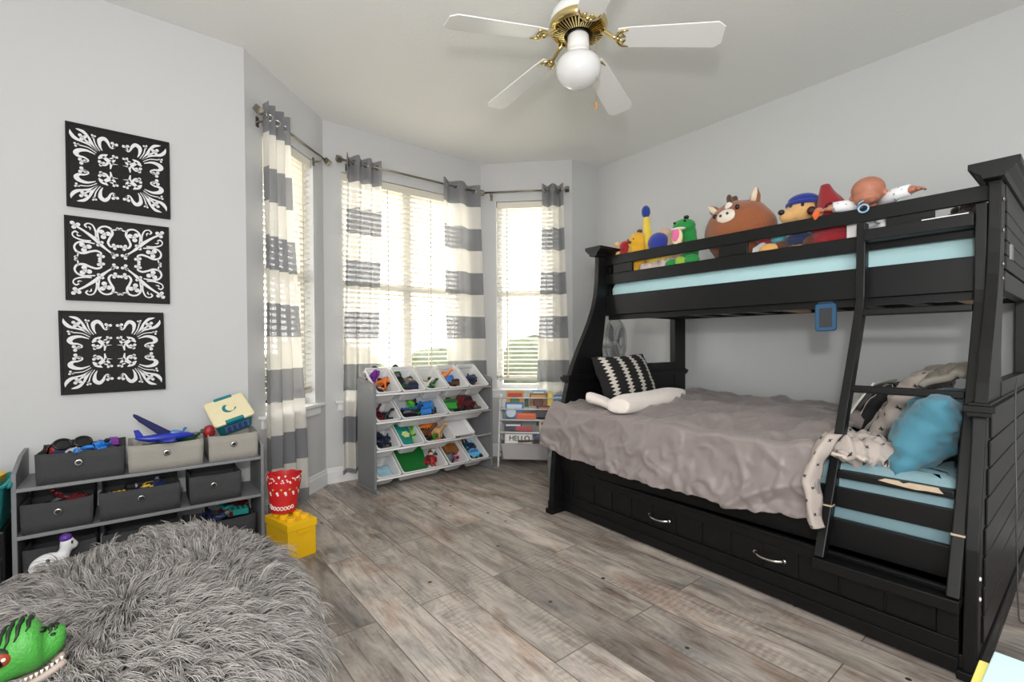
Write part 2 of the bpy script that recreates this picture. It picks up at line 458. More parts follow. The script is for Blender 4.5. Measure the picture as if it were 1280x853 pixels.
curtain(2, (.60, .80), (.535, .87), 2.60, 2.545, .06, 2, 'striped curtain nearest the bunk bed, behind the book rack', 17.9)

# ------------------------------------------------------------ outside
LAWN = mat('lawn', (150, 150, 128), .95, bump=.4, bscale=30, mottled=.25, mscale=1.2)
struct(MB().box(-14, 4.15, -.5, 18, 30, -.35).build('ground_outside', LAWN))

HG = mat('hedge_leaves', (50, 58, 40), .9, bump=1.0, bscale=18, mottled=.5, mscale=9)
for k, (x, y, r, h) in enumerate(((-2.2, 7.5, 1.0, 1.5), (.2, 8.2, 1.2, 1.9), (2.6, 8.6, 1.1, 1.6), (4.55, 8.0, .75, 1.45), (6.6, 7.6, .8, 1.7), (9.2, 7.0, 1.2, 1.9))):
    m = MB(); m.ell((x, y, -.4+h/2), (r, r*.8, h/2), 40, 26, fn=lambda p: p+Vector((.16*nse(p.x*4, p.y*4, p.z*4), .16*nse(p.y*4, p.z*4, 3), .12*nse(p.z*5, p.x*5, 7))))
    tag(m.build('garden_shrub', HG, smooth=True), 'dark green garden shrub outside, dimly seen through the blinds', 'shrub', 'shrubs outside the windows')

# ------------------------------------------------------------ camera, light, world
cam = bpy.data.cameras.new('camera'); co = bpy.data.objects.new('camera', cam); COL.objects.link(co)
SC.camera = co
yaw, pit, rol, F = RD(38.437), RD(.8352), RD(-.302), 591.04
fwd = Vector((sin(yaw)*cos(pit), cos(yaw)*cos(pit), -sin(pit)))
r0 = Vector((cos(yaw), -sin(yaw), 0)); u0_ = r0.cross(fwd)
rr = r0*cos(rol)+u0_*sin(rol); uu = -r0*sin(rol)+u0_*cos(rol)
co.matrix_world = frame((0, 0, 1.0911), rr, uu, -fwd)
cam.sensor_width = 36; cam.sensor_fit = 'HORIZONTAL'; cam.lens = F/1280*36
cam.shift_x = 1.333/1280; cam.shift_y = 12.794/1280; cam.clip_start = .02

W = bpy.data.worlds.new('sky'); SC.world = W; W.use_nodes = True
bg = W.node_tree.nodes['Background']; bg.inputs[0].default_value = (1.0, .985, .95, 1); bg.inputs[1].default_value = 11.0

def light(name, kind, loc, energy, size=.2, size_y=None, to=None, color=(1, 1, 1)):
    l = bpy.data.lights.new(name, kind); o = bpy.data.objects.new(name, l); COL.objects.link(o)
    l.energy = energy; l.color = color; o.location = loc
    if kind == 'AREA':
        l.size = size
        if size_y: l.shape = 'RECTANGLE'; l.size_y = size_y
    else: l.shadow_soft_size = size
    if to is not None: o.rotation_euler = (Vector(to)-Vector(loc)).to_track_quat('-Z', 'Y').to_euler()
    return o
light('camera_flash', 'POINT', (-.12, -.15, 1.5), 86, .06, color=(1, .98, .96))
light('fill_light', 'AREA', (-.6, -1.2, 2.3), 20, 2.4, 1.2, to=(1.4, 2.2, 1.0))  # added fill lamp, stands in for flash bounced off the back wall
light('ceiling_fill', 'AREA', (-.5, -.9, 1.2), 50, 1.6, 1.6, to=(1.0, 1.1, 2.85))  # added fill lamp, aimed upward to brighten the ceiling

SC.view_settings.view_transform = 'Standard'; SC.view_settings.look = 'None'; SC.view_settings.gamma = 1
SC.view_settings.exposure = 0.0; SC.view_settings.use_curve_mapping = False
SC.cycles.use_denoising = True
SC.cycles.max_bounces = 8; SC.cycles.diffuse_bounces = 4; SC.cycles.transparent_max_bounces = 24
SC.cycles.sample_clamp_indirect = 6
# ============================================================ BUNK BED
BED = empty('bunk_bed', (2.85, 1.24, 0), 'black wooden twin-over-full bunk bed with ladder along the grey wall', 'bunk bed')
OUT = [(0, 2.082), (.06, 2.082), (.24, 2.094), (.416, 2.113), (.55, 2.146), (.671, 2.184), (.827, 2.228), (.95, 2.278), (1.065, 2.340), (1.16, 2.398), (1.258, 2.450), (1.345, 2.488), (1.428, 2.511), (1.52, 2.525), (1.70, 2.535)]
def outx(z):
    for (a, xa), (b, xb) in zip(OUT, OUT[1:]):
        if a <= z <= b: return xa+(xb-xa)*(z-a)/(b-a)
    return OUT[-1][1]
INN = [(1.70, 2.64), (1.40, 2.625), (1.29, 2.606), (1.17, 2.588), (1.05, 2.57), (.94, 2.586), (.93, 2.60)]
def end_panel(ya, yb, yout, sgn):
    """ya..yb the board thickness, yout the outward face, sgn its direction"""
    cx = 2.9
    E = MB()
    E.prism([(x, z) for z, x in OUT]+[(x, z) for z, x in INN]+[(2.60, 0)], ya, yb, 'y')
    P = E.build('end_panel', BLACK, BED, bevel=.004)
    lo = MB(); lo.box(2.60, ya, .05, 3.46, yb, .85); lo.build('lower_panel', BLACK, P, bevel=.003)
    g = MB(); y0, y1 = (ya-.006, ya) if sgn < 0 else (yb, yb+.006)
    z = .10
    while z < .80:
        g.box(outx(z+.05)+.075, y0, z, 3.46, y1, z+.088); z += .094
    g.build('plank_panel', BLACK, P, bevel=.0025)
    g = MB(); z = 1.375
    while z < 1.62:
        g.box(2.655, ya-.004, z, 3.46, yb+.004, z+.052); z += .056
    g.box(2.63, ya+.008, 1.36, 3.46, yb-.008, 1.65)
    g.build('slat_panel', BLACK, P, bevel=.003)
    f = MB(); f.box(2.63, ya-.003, 1.635, 3.47, yb+.003, 1.70); f.box(2.62, ya-.003, 1.29, 3.47, yb+.003, 1.365); f.box(2.56, ya-.003, .86, 3.47, yb+.003, .94)
    f.build('cross_rail', BLACK, P, bevel=.003)
    r = MB(); r.box(3.46, ya-.006, 0, 3.612, yb+.006, 1.70); r.build('rear_post', BLACK, P, bevel=.004)
    c = MB(); c.prism([(ya-.012, 1.70), (yb+.012, 1.70), (yb+.018, 1.716), (yb+.038, 1.730), (yb+.040, 1.737), (yb+.052, 1.742), (yb+.052, 1.765), (ya-.052, 1.765), (ya-.052, 1.742), (ya-.040, 1.737), (ya-.038, 1.730), (ya-.018, 1.716)], 2.49, 3.635, 'x')
    c.build('top_cap', BLACK, P, bevel=.002)
    q = MB(); x = outx(.85)-.018
    q.box(x, ya-.014, .838, 3.625, yb+.014, .853); q.box(x-.006, ya-.022, .853, 3.628, yb+.022, .874); q.box(x+.004, ya-.01, .874, 3.62, yb+.01, .884)
    q.build('middle_moulding', BLACK, P, bevel=.002)
    b = MB(); b.prism([(2.066, 0), (3.625, 0), (3.625, .03), (2.066, .03)], ya-.012, yb+.012, 'y')
    b.box(2.085, ya-.010, .03, 3.62, yb+.010, .075)
    b.build('foot', BLACK, P, bevel=.003)
    return P
PN = end_panel(.248, .283, .248, -1)
PF = end_panel(2.202, 2.240, 2.240, 1)
for z in (1.629, 1.512, 1.385, 1.331):
    m = MB(); m.lathe([(.008, 0), (.008, .003), (.004, .005)], 10, TR(2.566, .247, z) @ ROT(90, 'X')); m.build('bolt', CHROME, PN, smooth=True)
for z in (.33, .265):
    m = MB(); m.lathe([(.007, 0), (.007, .003), (.004, .005)], 10, TR(2.11, .2475, z) @ ROT(90, 'X')); m.build('bolt', WHITE_P, PN, smooth=True)
m = MB(); m.box(2.74, .238, 1.42, 2.80, .2445, 1.48); m.build('wall_sticker', mat('worn_sticker', (150, 150, 148), .5), PN)

YA_, YB_ = .283, 2.202
def rail(nm, x0, x1, z0, z1, ya=YA_, yb=YB_, par=BED, mt=BLACK):
    return MB().box(x0, ya, z0, x1, yb, z1).build(nm, mt, par, bevel=.003)
for x0, x1 in ((2.609, 2.631), (3.575, 3.597)):
    rail('guard_rail', x0, x1, 1.642, 1.706)
    rail('guard_rail', x0, x1, 1.508, 1.580)
    rail('side_rail', x0-.004, x1, 1.293, 1.432)
    for a, b in ((.45, .613), (1.218, 1.38), (1.979, 2.142)):
        rail('spacer_block', x0+.002, x1-.002, 1.580, 1.642, a, b)
for q in range(9):
    y = .40+q*.21
    MB().box(2.632, y, 1.296, 3.575, y+.075, 1.312).build('support_slat', WOODP if q in (0, 4) else BLACK, BED, bevel=.002)
MB().box(2.632, .283, 1.26, 2.66, 2.2, 1.294).build('ledger_strip', BLACK, BED)
# lower bunk
rail('lower_rail', 2.155, 2.185, .285, .395)
rail('lower_rail', 2.185, 2.207, .436, .515)
rail('lower_rail', 3.56, 3.59, .285, .50)
for y in (.45, .85, 1.25, 1.65, 2.0):
    MB().box(2.20, y, .275, 3.56, y+.08, .298).build('support_slat', WOODP, BED)

# trundle drawer, pushed in a little askew
a0, a1 = Vector((2.092, .292, 0)), Vector((2.178, 2.192, 0))
ex = (a1-a0).normalized(); LT = (a1-a0).length
TM = frame(a0, ex, Vector((-ex.y, ex.x, 0)), Vector((0, 0, 1)))   # local x along the bed, y into the room
D = MB(); D.M = TM; D.box(0, -.03, .012, LT, -.008, .275)
D = D.build('trundle_drawer', BLACK, BED, bevel=.002)
f = MB(); f.M = TM
f.box(0, -.010, .012, LT, .004, .108); f.box(0, -.010, .228, LT, .004, .276); f.box(0, -.012, .108, .055, .003, .228); f.box(LT-.075, -.012, .108, LT, .003, .228)
f.box(-.0, -.008, .108, LT, .010, .118); f.box(0, -.008, .268, LT, .014, .283); f.box(0, -.008, 0.012, LT, .012, .06)
f.build('drawer_frame', BLACK, D, bevel=.003)
g = MB(); g.M = TM; x = .058
while x < LT-.08:
    w = min(.140, LT-.078-x); g.box(x, -.012, .118, x+w-.005, -.003, .228); x += .144
g.build('bead_panel', BLACK, D, bevel=.002)
bx = MB(); bx.M = TM; bx.box(.03, -1.2, .03, LT-.05, -1.17, .2); bx.box(.03, -1.17, .03, .05, -.03, .2); bx.box(LT-.07, -1.17, .03, LT-.05, -.03, .2); bx.box(.03, -1.17, .03, LT-.05, -.03, .045)
bx.build('drawer_box', BLACK, D)
for yc in (1.452, .891):
    h = MB(); h.M = TM; c = yc-a0.y
    pts = [(c+.058*t, .006+.028*(1-abs(t)**3.0), .176-.003*(1-t*t)) for t in [-1+i/8 for i in range(17)]]
    h.tube(pts, [.0085-.0035*(1-abs(-1+i/8)**2) for i in range(17)], 10)
    for t in (-1, 1): h.lathe([(.0105, 0), (.0105, .004), (.007, .009)], 14, TR(c+.06*t, .002, .176) @ ROT(-90, 'X'))
    h.build('drawer_pull', CHROME, D, smooth=True)

# ladder
LAD = MB(); zz = [(1.62, 2.574), (1.45, 2.572), (1.29, 2.566), (1.24, 2.552), (1.18, 2.526), (1.1, 2.490), (.27, 2.090)]
def stile(y0, y1):
    w = .052
    fr_ = [(x-w, z) if z < 1.28 else (x-w, z) for z, x in zz]
    bk = [(x, z) for z, x in zz][::-1]
    return [(a, b) for a, b in fr_]+[(a, b) for a, b in bk]
m = MB(); m.prism([(2.50, 1.585), (2.604, 1.585), (2.604, 1.55), (2.58, 1.55), (2.58, 1.535), (2.50, 1.535)], .318, .664, 'y')
LADDER = m.build('ladder', BLACK, BED, bevel=.003)
for y0, y1 in ((.284, .318), (.664, .698)):
    m = MB(); m.prism(stile(y0, y1), y0, y1, 'y'); m.build('stile', BLACK, LADDER, bevel=.004)
def ladx(z):
    for (a, xa), (b, xb) in zip(zz, zz[1:]):
        if b <= z <= a: return xb+(xa-xb)*(z-b)/(a-b)
for z in (1.224, .899, .57):
    x = ladx(z)
    m = MB(); m.box(x-.058, .318, z-.016, x-.004, .664, z+.012); m.build('rung', BLACK, LADDER, bevel=.005)
m = MB(); m.box(2.035, .284, .236, 2.13, .70, .262); m.box(2.028, .284, .226, 2.05, .70, .266); m.build('step', BLACK, LADDER, bevel=.003)
WORN = mat('worn_bare_wood', (196, 176, 150), .7, mottled=.2, mscale=20)
m = MB(); m.box(2.498, .332, 1.583, 2.53, .47, 1.5865); m.build('white_strip', WHITE_P, LADDER)  # thin white strip on top of the hook board
for y0, z in ((.283, .45), (.663, .45)):
    x = ladx(z); MB().box(x-.054, y0, z-.003, x-.02, y0+.036, z+.003).build('tape_band', WORN, LADDER)
m = MB(); x = ladx(.57)
m.prism([(.345, .566), (.36, .5835), (.44, .5835), (.455, .578), (.47, .5835), (.51, .5835), (.53, .574), (.49, .569), (.42, .563), (.39, .566)], x-.0588, x-.05, 'x')
m.build('worn_patch', WORN, LADDER)

# mattresses
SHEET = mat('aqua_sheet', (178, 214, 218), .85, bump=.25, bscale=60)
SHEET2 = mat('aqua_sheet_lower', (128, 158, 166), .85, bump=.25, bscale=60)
def mattress(nm, x0, y0, z0, x1, y1, z1, mt, label):
    m = MB()
    nx, ny = 10, 60; R = .035
    rings = []
    for q in range(41):
        pass
    def side(u, v):  # u round the perimeter, v up
        return None
    per = []
    nc = 5
    for (cx, cy, a0_) in ((x1-R, y1-R, 0), (x0+R, y1-R, 90), (x0+R, y0+R, 180), (x1-R, y0+R, 270)):
        for q in range(nc): 
            a = RD(a0_+90*q/(nc-1)); per.append((cx+R*cos(a), cy+R*sin(a)))
    full = []
    for i in range(len(per)):
        p, q = per[i], per[(i+1) % len(per)]
        d = math.dist(p, q); k = max(1, int(d/.03))
        for j in range(k): full.append((p[0]+(q[0]-p[0])*j/k, p[1]+(q[1]-p[1])*j/k))
    H = z1-z0
    for zf, ins in ((0, .02), (.05, .004), (.25, -.002), (.5, -.004), (.75, -.002), (.9, .006), (.97, .02), (1, .05)):
        ring = []
        for (x, y) in full:
            w = .010*nse(y*4+x*2, zf*2, 3)+.006*nse(y*11-zf*9, x*9, 8)
            cx, cy = (x0+x1)/2, (y0+y1)/2
            dx, dy = (1 if x > cx else -1), (1 if y > cy else -1)
            ring.append((x-dx*ins*(1 if abs(x-cx) > (x1-x0)/2-R*1.01 else 0)+ (w if abs(x-cx) > (x1-x0)/2-R else 0), y-dy*ins*(1 if abs(y-cy) > (y1-y0)/2-R*1.01 else 0), z0+H*zf+.004*nse(x*3, y*5, 2)))
        rings.append(ring)
    m.loft(rings)
    return tag(m.build(nm, mt, smooth=True), label, 'mattress', 'mattresses of the bunk bed')
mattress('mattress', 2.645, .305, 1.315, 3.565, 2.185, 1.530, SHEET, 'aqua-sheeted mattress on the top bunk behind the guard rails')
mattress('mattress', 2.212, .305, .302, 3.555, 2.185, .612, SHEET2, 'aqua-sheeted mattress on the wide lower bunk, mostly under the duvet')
# ============================================================ BEDDING
def mark_cloth(name, base, mark, sc):
    """cloth printed with small scattered plus marks"""
    m, nt, b = nodes(name); L = nt.links.new
    tc = N(nt, 'ShaderNodeTexCoord')
    uv = N(nt, 'ShaderNodeUVMap')
    sp = N(nt, 'ShaderNodeSeparateXYZ'); L(uv.outputs['UV'], sp.inputs[0])
    def M(op, a, bb=None):
        n = N(nt, 'ShaderNodeMath', operation=op)
        for i, v in enumerate((a, bb)):
            if v is None: continue
            if isinstance(v, (int, float)): n.inputs[i].default_value = v
            else: L(v, n.inputs[i])
        return n.outputs[0]
    x = M('MULTIPLY', sp.outputs['X'], 1/sc); y = M('MULTIPLY', sp.outputs['Y'], 1/sc)
    row = M('FLOOR', y); off = M('MULTIPLY', M('MODULO', row, 2.0), .5)
    fx = M('SUBTRACT', M('FRACT', M('ADD', x, off)), .5); fy = M('SUBTRACT', M('FRACT', y), .5)
    d1 = M('ABSOLUTE', M('ADD', fx, fy)); d2 = M('ABSOLUTE', M('SUBTRACT', fx, fy))
    big = M('LESS_THAN', M('MAXIMUM', d1, d2), .2)
    thin = M('LESS_THAN', M('MINIMUM', d1, d2), .055)
    k = M('MULTIPLY', big, thin)
    mx = N(nt, 'ShaderNodeMix', data_type='RGBA'); L(k, mx.inputs[0]); mx.inputs[6].default_value = lin(base); mx.inputs[7].default_value = lin(mark)
    L(mx.outputs[2], b.inputs['Base Color']); b.inputs['Roughness'].default_value = .9
    no = N(nt, 'ShaderNodeTexNoise', i_Scale=50.0, i_Detail=3.0); L(tc.outputs['Object'], no.inputs['Vector'])
    bu = N(nt, 'ShaderNodeBump', i_Strength=.25, i_Distance=.004); L(no.outputs['Fac'], bu.inputs['Height']); L(bu.outputs['Normal'], b.inputs['Normal'])
    return m

def saw_stripe_cloth(name, black, white, n, w, teeth):
    """broad dark bands parted by pale bands with saw-toothed edges (in the cushion's own u, v)"""
    m, nt, b = nodes(name); L = nt.links.new
    uv = N(nt, 'ShaderNodeUVMap'); sp = N(nt, 'ShaderNodeSeparateXYZ'); L(uv.outputs['UV'], sp.inputs[0])
    def M(op, a, bb=None):
        q = N(nt, 'ShaderNodeMath', operation=op)
        for i, v in enumerate((a, bb)):
            if v is None: continue
            if isinstance(v, (int, float)): q.inputs[i].default_value = v
            else: L(v, q.inputs[i])
        return q.outputs[0]
    fx = M('ABSOLUTE', M('SUBTRACT', M('FRACT', M('MULTIPLY', sp.outputs['X'], n)), .5))
    tri = M('ABSOLUTE', M('SUBTRACT', M('FRACT', M('MULTIPLY', sp.outputs['Y'], teeth)), .5))
    lim = M('ADD', M('MULTIPLY', tri, .42), w)
    k = M('LESS_THAN', fx, lim)
    mx = N(nt, 'ShaderNodeMix', data_type='RGBA'); L(k, mx.inputs[0]); mx.inputs[6].default_value = lin(black); mx.inputs[7].default_value = lin(white)
    L(mx.outputs[2], b.inputs['Base Color']); b.inputs['Roughness'].default_value = .95
    tc = N(nt, 'ShaderNodeTexCoord'); no = N(nt, 'ShaderNodeTexNoise', i_Scale=300.0); L(tc.outputs['Object'], no.inputs['Vector'])
    bu = N(nt, 'ShaderNodeBump', i_Strength=.4, i_Distance=.003); L(no.outputs['Fac'], bu.inputs['Height']); L(bu.outputs['Normal'], b.inputs['Normal'])
    return m

def pillow(name, c, ex, ey, w, h, t, mt, seed, crum=.012, floppy=0.0, n=34, corner=.10, parent=None):
    ex = Vector(ex).normalized(); ey = Vector(ey); ez = ex.cross(ey).normalized(); ey = ez.cross(ex).normalized()
    M = frame(c, ex, ey, ez)
    vs, fs, uvs = [], [], []
    idx = {}
    def P(i, j, sd):
        u, v = -1+2*i/n, -1+2*j/n
        k = max(0, 1-abs(u)**2.6)**.55*max(0, 1-abs(v)**2.6)**.55
        px = u*w/2*(1-corner*(1-abs(v))*abs(u)**2*.6-.04*v*v*(1-abs(u))); py = v*h/2*(1-corner*(1-abs(u))*abs(v)**2*.6)
        cr = crum*(1.3*abs(nse(u*2.2+seed, v*2.6, sd*3))-.45+.7*nse(u*5, v*5+seed, sd*2))+crum*.8*(abs(nse((u+v)*3.3+seed, (u-v)*1.1, sd))-.3)
        z = sd*(k*t/2)+cr*min(1, k*3)-floppy*(u*u+v*v*.5)
        return (px+crum*.5*nse(v*4, seed, 1), py+crum*.5*nse(u*4, seed, 5), z)
    for sd in (1, -1):
        for j in range(n+1):
            for i in range(n+1):
                b_ = i in (0, n) or j in (0, n)
                key = (i, j, 0 if b_ else sd)
                if key not in idx:
                    idx[key] = len(vs); vs.append(P(i, j, sd)); uvs.append((i/n*w, j/n*h))
        for j in range(n):
            for i in range(n):
                q = [idx[(a, b, 0 if (a in (0, n) or b in (0, n)) else sd)] for a, b in ((i, j), (i+1, j), (i+1, j+1), (i, j+1))]
                fs.append(tuple(q if sd > 0 else q[::-1]))
    m = MB(); m.add(vs, fs, M)
    o = m.build(name, mt, parent, smooth=True)
    uvl = o.data.uv_layers.new(name='UVMap')
    for lp in o.data.loops: uvl.data[lp.index].uv = uvs[lp.vertex_index]
    return o

def smat(nm, c): return mat(nm, c, .85, bump=.3, bscale=70, mottled=.05, mscale=5, sheen=.2)
DUV = mat('mauve_grey_satin', (138, 128, 126), .5, bump=.3, bscale=22, mottled=.08, mscale=9, sheen=.2)
PLUS = mark_cloth('cream_cloth_with_plus_marks', (180, 169, 162), (42, 40, 42), .062)

def crease(u, v, sd):
    n = abs(nse(u, v, sd)); return max(0, 1-n*3.2)**1.5
# --- duvet: one sheet laid over the lower mattress, its front hanging over the rails
HEM = [(2.30, .445), (2.10, .398), (1.84, .386), (1.5, .38), (1.28, .373), (1.08, .367), (.9, .379), (.76, .392), (.68, .43)]
def lerp(tab, x):
    if x >= tab[0][0]: return tab[0][1]
    for (a, za), (b, zb) in zip(tab, tab[1:]):
        if b <= x <= a: return zb+(za-zb)*(x-b)/(a-b)
    return tab[-1][1]
def duvet_pt(s, t):
    # s: 0 at the far (curtain) end .. 1 at the ladder; t: 0 at the wall .. 1 at the hem
    tt = .60
    if t < tt:
        q = t/tt; x = 3.53-(3.53-2.16)*q
        yl, yr = 2.19, .78-.06*q
        y = yl+(yr-yl)*s
        z = .655+.030*sin(pi*min(1, s*1.15))*(.5+.5*sin(pi*q))+.020*(1-s)
        z += .035*math.exp(-((s-.97)/.05)**2)*(.4+.6*q)
        z += .05*max(0, 1-s/.10)*max(0, q-.45)
        rd = abs(nse(x*2.6+y*1.4, y*2.1-x*.9, 4.2)); r2 = abs(nse(x*6-y*3, y*5+x*2, 9.1))
        z += .045*(.35-rd)*min(1, (1-q)*6+.3)+.024*(.3-r2)+.006*nse(x*17, y*17, 2)
        z += .030*crease(x*1.6+y*1.9, y*1.5-x*1.2, 21)+.012*crease(x*4.1-y*2.0, y*3.4+x*2.2, 33)+.006*crease(x*9+y*4, y*8-x*5, 41)
        edge = max(0, q-.82)/.18; z -= .018*edge**2
        return (x, y, z)
    q = (t-tt)/(1-tt)
    y0 = 2.19+(.695-2.19)*s
    y = y0+.10*q*(1-s)**3-.02*q*s
    top = .668+.020*(1-s)+.045*math.exp(-((s-.97)/.05)**2)*.6+.024*(.3-abs(nse(2.16*6-y0*3, y0*5+2.16*2, 9.1)))+.02*(.35-abs(nse(2.16*2.6+y0*1.4, y0*2.1-2.16*.9, 4.2)))
    if s < .10: top += .03*(1-s/.10)
    hem = lerp(HEM, y)+.016*nse(y*9, 1, 6)+.006*nse(y*31, 2, 6)
    R = .07
    a = min(1, q/.22)
    z = top-(.022*a*a) if q < .22 else (top-.022)+(hem-(top-.022))*((q-.22)/.78)
    x = 2.16-R*sin(a*pi/2) if q < .22 else 2.09-.035*((q-.22)/.78)
    f = min(1, q*1.3)
    x -= .026*(abs(nse(y*5.5+.9*z, z*1.6-y, 12.4))-.30)*f+.006*nse(y*26, z*18, 7)*f
    x -= f*(.046*crease(y*2.3+z*2.6, z*1.1-y*.9, 51)+.022*crease(y*4.6-z*3.0, z*3.2+y*1.4, 63)+.012*crease(y*10+z*5, z*8-y*4, 71)-.020)
    return (min(x, 2.120), y, z)
m = MB(); m.grid(duvet_pt, 260, 190)
DUVET = tag(m.build('duvet', DUV, smooth=True, solid=.016), 'mauve-grey satin duvet rumpled over the lower bunk and hanging down its front', 'duvet')
# the turned-back end of the duvet shows its cream plus-marked reverse
def fold_pt(u, v):
    q = u
    z = .735-.35*v+.02*nse(v*4, 1, 3)
    y = .690-.055*q*(1-.35*v)+.012*v+.035*sin(pi*v)+.012*nse(v*5, q*2, 6)
    x = 2.085-.055*sin(pi*q)*(.7+.3*sin(pi*v))-.035*v+.055*max(0, 1-v*4)**2
    return (x, y, z)
m = MB(); m.grid(fold_pt, 14, 40)
o = m.build('reverse_fold', PLUS, DUVET, smooth=True, solid=.014)
tag(o, 'cream turned-back edge printed with dark plus marks')
uvl = o.data.uv_layers.new(name='UVMap')
for lp in o.data.loops:
    k = lp.vertex_index; uvl.data[lp.index].uv = ((k % 15)/14*.10+.02, (k//15)/40*.48)

# --- cushions and pillows
SAW = saw_stripe_cloth('black_cloth_with_saw_stripes', (28, 27, 28), (214, 208, 196), 6.4, .05, 40)
o = pillow('throw_pillow', (2.640, 2.045, .852), (1, .10, .02), (-.17, .36, .90), .64, .345, .14, SAW, 2.2, .006)
tag(o, 'black throw pillow with cream saw-toothed stripes leaning at the far end of the lower bunk', 'pillow')
FLE = mat('cream_fleece', (238, 228, 220), .95, bump=1.0, bscale=120, mottled=.05, mscale=30, sheen=.5)
m = MB()
rings = []
for i in range(17):
    t = i/16; x = 2.125+.76*t; y = 1.715+.10*t+.015*sin(t*7); ring = []
    hh = .052*(1-.25*(2*t-1)**6)*(1+.05*sin(t*11)); ww = .088*(1-.12*(2*t-1)**4)
    for k in range(18):
        a = 2*pi*k/18; ca, sa = cos(a), sin(a)
        ring.append((x+.010*sa*(1 if i in (0, 16) else 0), y+ww*math.copysign(abs(ca)**.7, ca), .738+.012*t+hh*math.copysign(abs(sa)**.8, sa)))
    rings.append(ring)
m.loft(rings)
rings = []
for i in range(11):
    t = i/10; x = 2.20-.01*t+.03*sin(t*3); y = 1.80+.20*t; ring = []
    for k in range(14):
        a = 2*pi*k/14; ring.append((x+.062*cos(a)*(1-.35*t*t), y+.01*cos(a), .718+.045*t+(.024+.012*t)*sin(a)))
    rings.append(ring)
m.loft(rings)
tag(m.build('folded_blanket', FLE, remesh=.010), 'cream fleece blanket rolled in front of the saw-striped pillow', 'blanket')

BLUE = mat('turquoise_pillowcase', (70, 130, 150), .8, bump=.25, bscale=40, mottled=.06, mscale=8, sheen=.2)
tag(pillow('bed_pillow', (2.53, .435, .738), (1, .04, .0), (0, -.42, .90), .60, .34, .20, BLUE, 5.5, .020),
    'turquoise pillow slumped against the near end of the lower bunk, seen through the ladder', 'pillow')
tag(pillow('bed_pillow', (2.98, .575, .80), (1, -.05, .05), (0, -.52, .85), .55, .42, .15, PLUS, 8.5, .022),
    'cream pillow with dark plus marks leaning behind the turquoise pillow', 'pillow')
PIN = saw_stripe_cloth('black_cloth_with_thin_stripes', (30, 30, 31), (206, 202, 196), 14, .02, 1)
o = pillow('throw_pillow', (3.06, .73, .742), (1, .0, .0), (0, -.50, .86), .46, .34, .12, [SAW], 11, .008)
o.data.materials[0] = PIN
tag(o, 'black and white throw pillow wedged upright left of the plus-marked pillow', 'pillow')
o2 = MB()
WF = mat('white_pillow_back', (232, 230, 222), .9, bump=.3, bscale=150)
def wp(u, v):
    a = -.5+u; b = v-.5
    return (3.06+a*.42, .80-b*.17+.040*(1-4*a*a)*(1-4*b*b)+.0, .745+b*.29+.022*(1-4*a*a)*(1-4*b*b))
o2.grid(wp, 12, 12); o2.build('white_back_panel', WF, o, smooth=True, solid=.006)
tag(pillow('bed_pillow', (2.37, .635, .650), (.55, .35, .02), (-.5, .6, .10), .33, .26, .14, PLUS, 14, .030),
    'small cream pillow with plus marks lying flat at the mattress edge behind the ladder', 'pillow')
GB = mat('grey_fleece_throw', (146, 140, 130), .95, bump=.8, bscale=90, mottled=.1, mscale=20)
def gb(u, v):
    x = 2.55+.55*u; y = .31+.17*v+.02*nse(u*4, v*3, 1)
    return (x, y, .955+.03*sin(pi*u)-.05*v*v+.03*abs(nse(u*5, v*4, 7)))
m = MB(); m.grid(gb, 30, 18)
tag(m.build('throw_blanket', GB, smooth=True, solid=.03, sub=1), 'grey throw bunched on top of the pillows at the near end of the bunk', 'blanket')
def cs(u, v):
    y = .735-.17*u
    return (2.165+.10*v-.015*sin(u*8), y, .630+.022*abs(sin(u*5+v*2))+.012*nse(u*7, v*3, 2)-.01*v)
m = MB(); m.grid(cs, 30, 8)
tag(m.build('crumpled_sheet', smat('cream_cotton', (208, 196, 184)), smooth=True, solid=.012), 'cream sheet corner crumpled on the aqua mattress behind the lowest rung', 'sheet')
# ============================================================ SMALL TOYS (each a continuous little body with its own details)
def toy_figure(p, c1, c2, c3, s, rz, tilt, label, group):
    """little standing or lying figurine: body, head, two arms, two legs"""
    T = empty('toy_figure', p, label, 'toy', group, rz)
    M = ROT(tilt, 'X')
    m = MB(); m.M = M
    m.ell((0, 0, .55*s), (.17*s, .13*s, .25*s)); m.ell((0, 0, .36*s), (.15*s, .12*s, .12*s))
    for q in (-1, 1):
        m.tube([(q*.15*s, 0, .70*s), (q*.27*s, -.03*s, .52*s), (q*.29*s, -.10*s, .38*s)], [.075*s, .06*s, .055*s], 8)
        m.tube([(q*.09*s, 0, .36*s), (q*.11*s, 0, .18*s), (q*.11*s, -.03*s, .04*s)], [.085*s, .075*s, .07*s], 8)
    m.build('body', pm(c1), T, remesh=.035*s, world=False, sm_it=2)
    m = MB(); m.M = M; m.ell((0, 0, .92*s), (.15*s, .15*s, .17*s)); m.ell((0, -.14*s, .90*s), (.04*s, .04*s, .04*s)); m.build('head', pm(c2), T, smooth=True, world=False)
    m = MB(); m.M = M; m.ell((0, .01*s, 1.0*s), (.165*s, .165*s, .12*s)); m.tube([(0, 0, 1.08*s), (0, .04*s, 1.2*s)], [.06*s, .02*s], 6); m.build('headgear', pm(c3), T, smooth=True, world=False)
    return T
